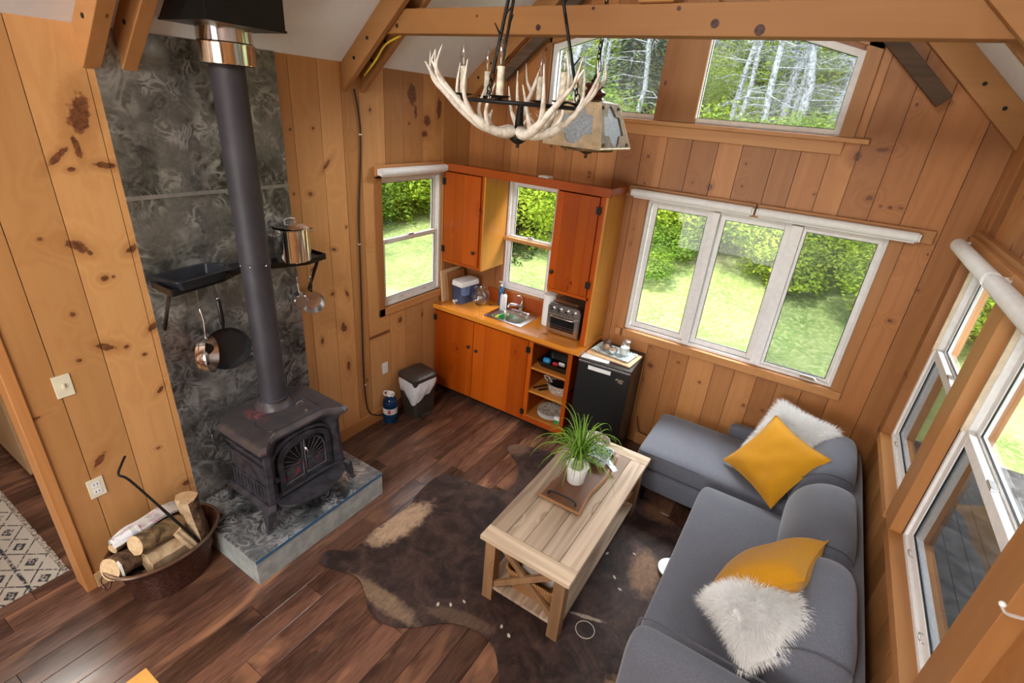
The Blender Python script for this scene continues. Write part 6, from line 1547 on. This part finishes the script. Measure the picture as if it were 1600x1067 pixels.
# shrubs beyond the lawn on the far side
for k in range(34):
    x = -6.5+k*.62+random.uniform(-.3, .3); y = 10.0+random.uniform(-.6, 1.6)+(1.6 if -2 < x < 0.4 else 0); place_bush(x, y, random.uniform(.8, 1.4), random.choice(['bright', 'bright', 'mid']), 'bright green shrub at the edge of the lawn beyond the far windows', 'shrubs edging the lawn behind the cabin')
for k in range(40):
    x = -9+k*.75+random.uniform(-.4, .4); y = 12.5+random.uniform(-1.2, 2.2); place_bush(x, y, random.uniform(1.1, 1.9), random.choice(['bright', 'mid', 'mid']), 'green thicket on the slope beyond the far windows', 'thickets on the slope')
for k in range(36):
    x = -12+k*1.15+random.uniform(-.5, .5); y = 19+random.uniform(-2, 6); place_bush(x, y, random.uniform(1.3, 2.4), random.choice(['bright', 'mid', 'bright']), 'yellow-green undergrowth among the tree trunks up the slope', 'undergrowth in the woods')
for x, y, s in ((-2.9, 9.0, .55), (-3.4, 9.6, .9), (5.6, 13.2, .7), (9.5, 15, 1), (-3, 16, 1.1), (2.6, 23, 1.5), (7, 24, 1.6), (-6, 22, 1.4), (12, 21, 1.5), (0, 27, 1.8), (4.5, 28, 1.8), (9.5, 28, 1.9), (-4, 28, 1.8), (14, 27, 1.8), (-10, 20, 1.6)):
    place_bush(x, y, s, 'fir', 'dark fir growing in the woods behind the cabin', 'dark firs behind the cabin', 'tree', 'fir_tree')
# left of the cabin
for k in range(26):
    x = -7.2+random.uniform(-1.6, .8)-(k % 3); y = 1.5+k*.42; place_bush(x, y, random.uniform(.8, 1.5), random.choice(['bright', 'bright', 'mid']), 'bright green shrub beyond the left window', 'shrubs left of the cabin')
for x, y in ((-9.5, 4), (-10, 7), (-9, 10.5), (-11, 9)): place_bush(x, y, 1.0, 'fir', 'dark fir behind the shrubs left of the cabin', 'firs left of the cabin', 'tree', 'fir_tree')
# right of the cabin
for k in range(20):
    x = 12.5+random.uniform(-1, 2.5); y = -3+k*.95; place_bush(x, y, random.uniform(1.0, 1.7), random.choice(['bright', 'mid']), 'green shrub beyond the sofa windows', 'shrubs right of the cabin')
mb = MB(); mb.prism([(6.0, 1.5), (7.6, 1.2), (10.5, 8), (9.2, 9)], -.52, -.44); tag(mb.build('gravel_path', 'gravel'), 'gravel track crossing the grass beyond the sofa windows', 'path')
mb = MB()
for k in range(18): mb.box(3.75+k*.14, 3.885+k*.14, -2, 6.5, -.47, -.44)
tag(mb.build('deck', plain('dark_deck_stain', (.055, .05, .048), .7, var=.3, scale=9)), 'dark deck boards outside the sofa windows', 'deck')
# tree trunks in the woods seen through the gable windows
def tree_mesh(seed, h):
    q = random.Random(seed); mb = MB(); pts = [Vector((q.gauss(0, .05)*k+.06*math.sin(k*.9+seed), q.gauss(0, .05)*k, h*k/9)) for k in range(10)]
    r0 = q.uniform(.07, .15); mb.tube(pts, [r0*(1-.65*k/9) for k in range(10)], 10)
    for i in range(70):
        t = q.uniform(.12, 1); p = pts[0].lerp(pts[-1], t); k = min(8, int(t*9)); p = pts[k].lerp(pts[k+1], t*9-k)
        a = q.uniform(0, 2*PI); L_ = q.uniform(.4, 1.5); e = p+Vector((math.cos(a)*L_, math.sin(a)*L_, q.uniform(-.35, .25)*L_)); m_ = p.lerp(e, .5)+Vector((0, 0, q.uniform(-.05, .10)))
        mb.tube([p, m_, e], [.014, .009, .003], 4, cap=False)
        for j in range(3):
            s0 = p.lerp(e, q.uniform(.3, .95)); mb.tube([s0, s0+Vector((q.gauss(0, .16), q.gauss(0, .16), q.gauss(-.05, .12)))], [.005, .002], 3, cap=False)
    o = mb.build('tree', 'trunk', smooth=60); me = o.data; bpy.data.objects.remove(o); return me
tmesh = [tree_mesh(k, 9) for k in range(6)]
pos = []
for i in range(72):
    for _ in range(40):
        x, y = random.uniform(-7, 9), random.uniform(14, 25)
        if all((x-a)**2+(y-b)**2 > .7 for a, b in pos): break
    pos.append((x, y))
    o = bpy.data.objects.new('bare_tree', tmesh[i % 6]); COL.objects.link(o); o.location = (x, y, gz(x, y)-.1); o.rotation_euler = (random.gauss(0, .03), random.gauss(0, .03), random.uniform(0, 6.28)); s = random.uniform(.8, 1.25); o.scale = (s, s, 1.1)
    tag(o, 'pale grey lichen-covered bare trunk in the woods seen through the gable windows', 'tree', 'bare tree trunks in the woods')
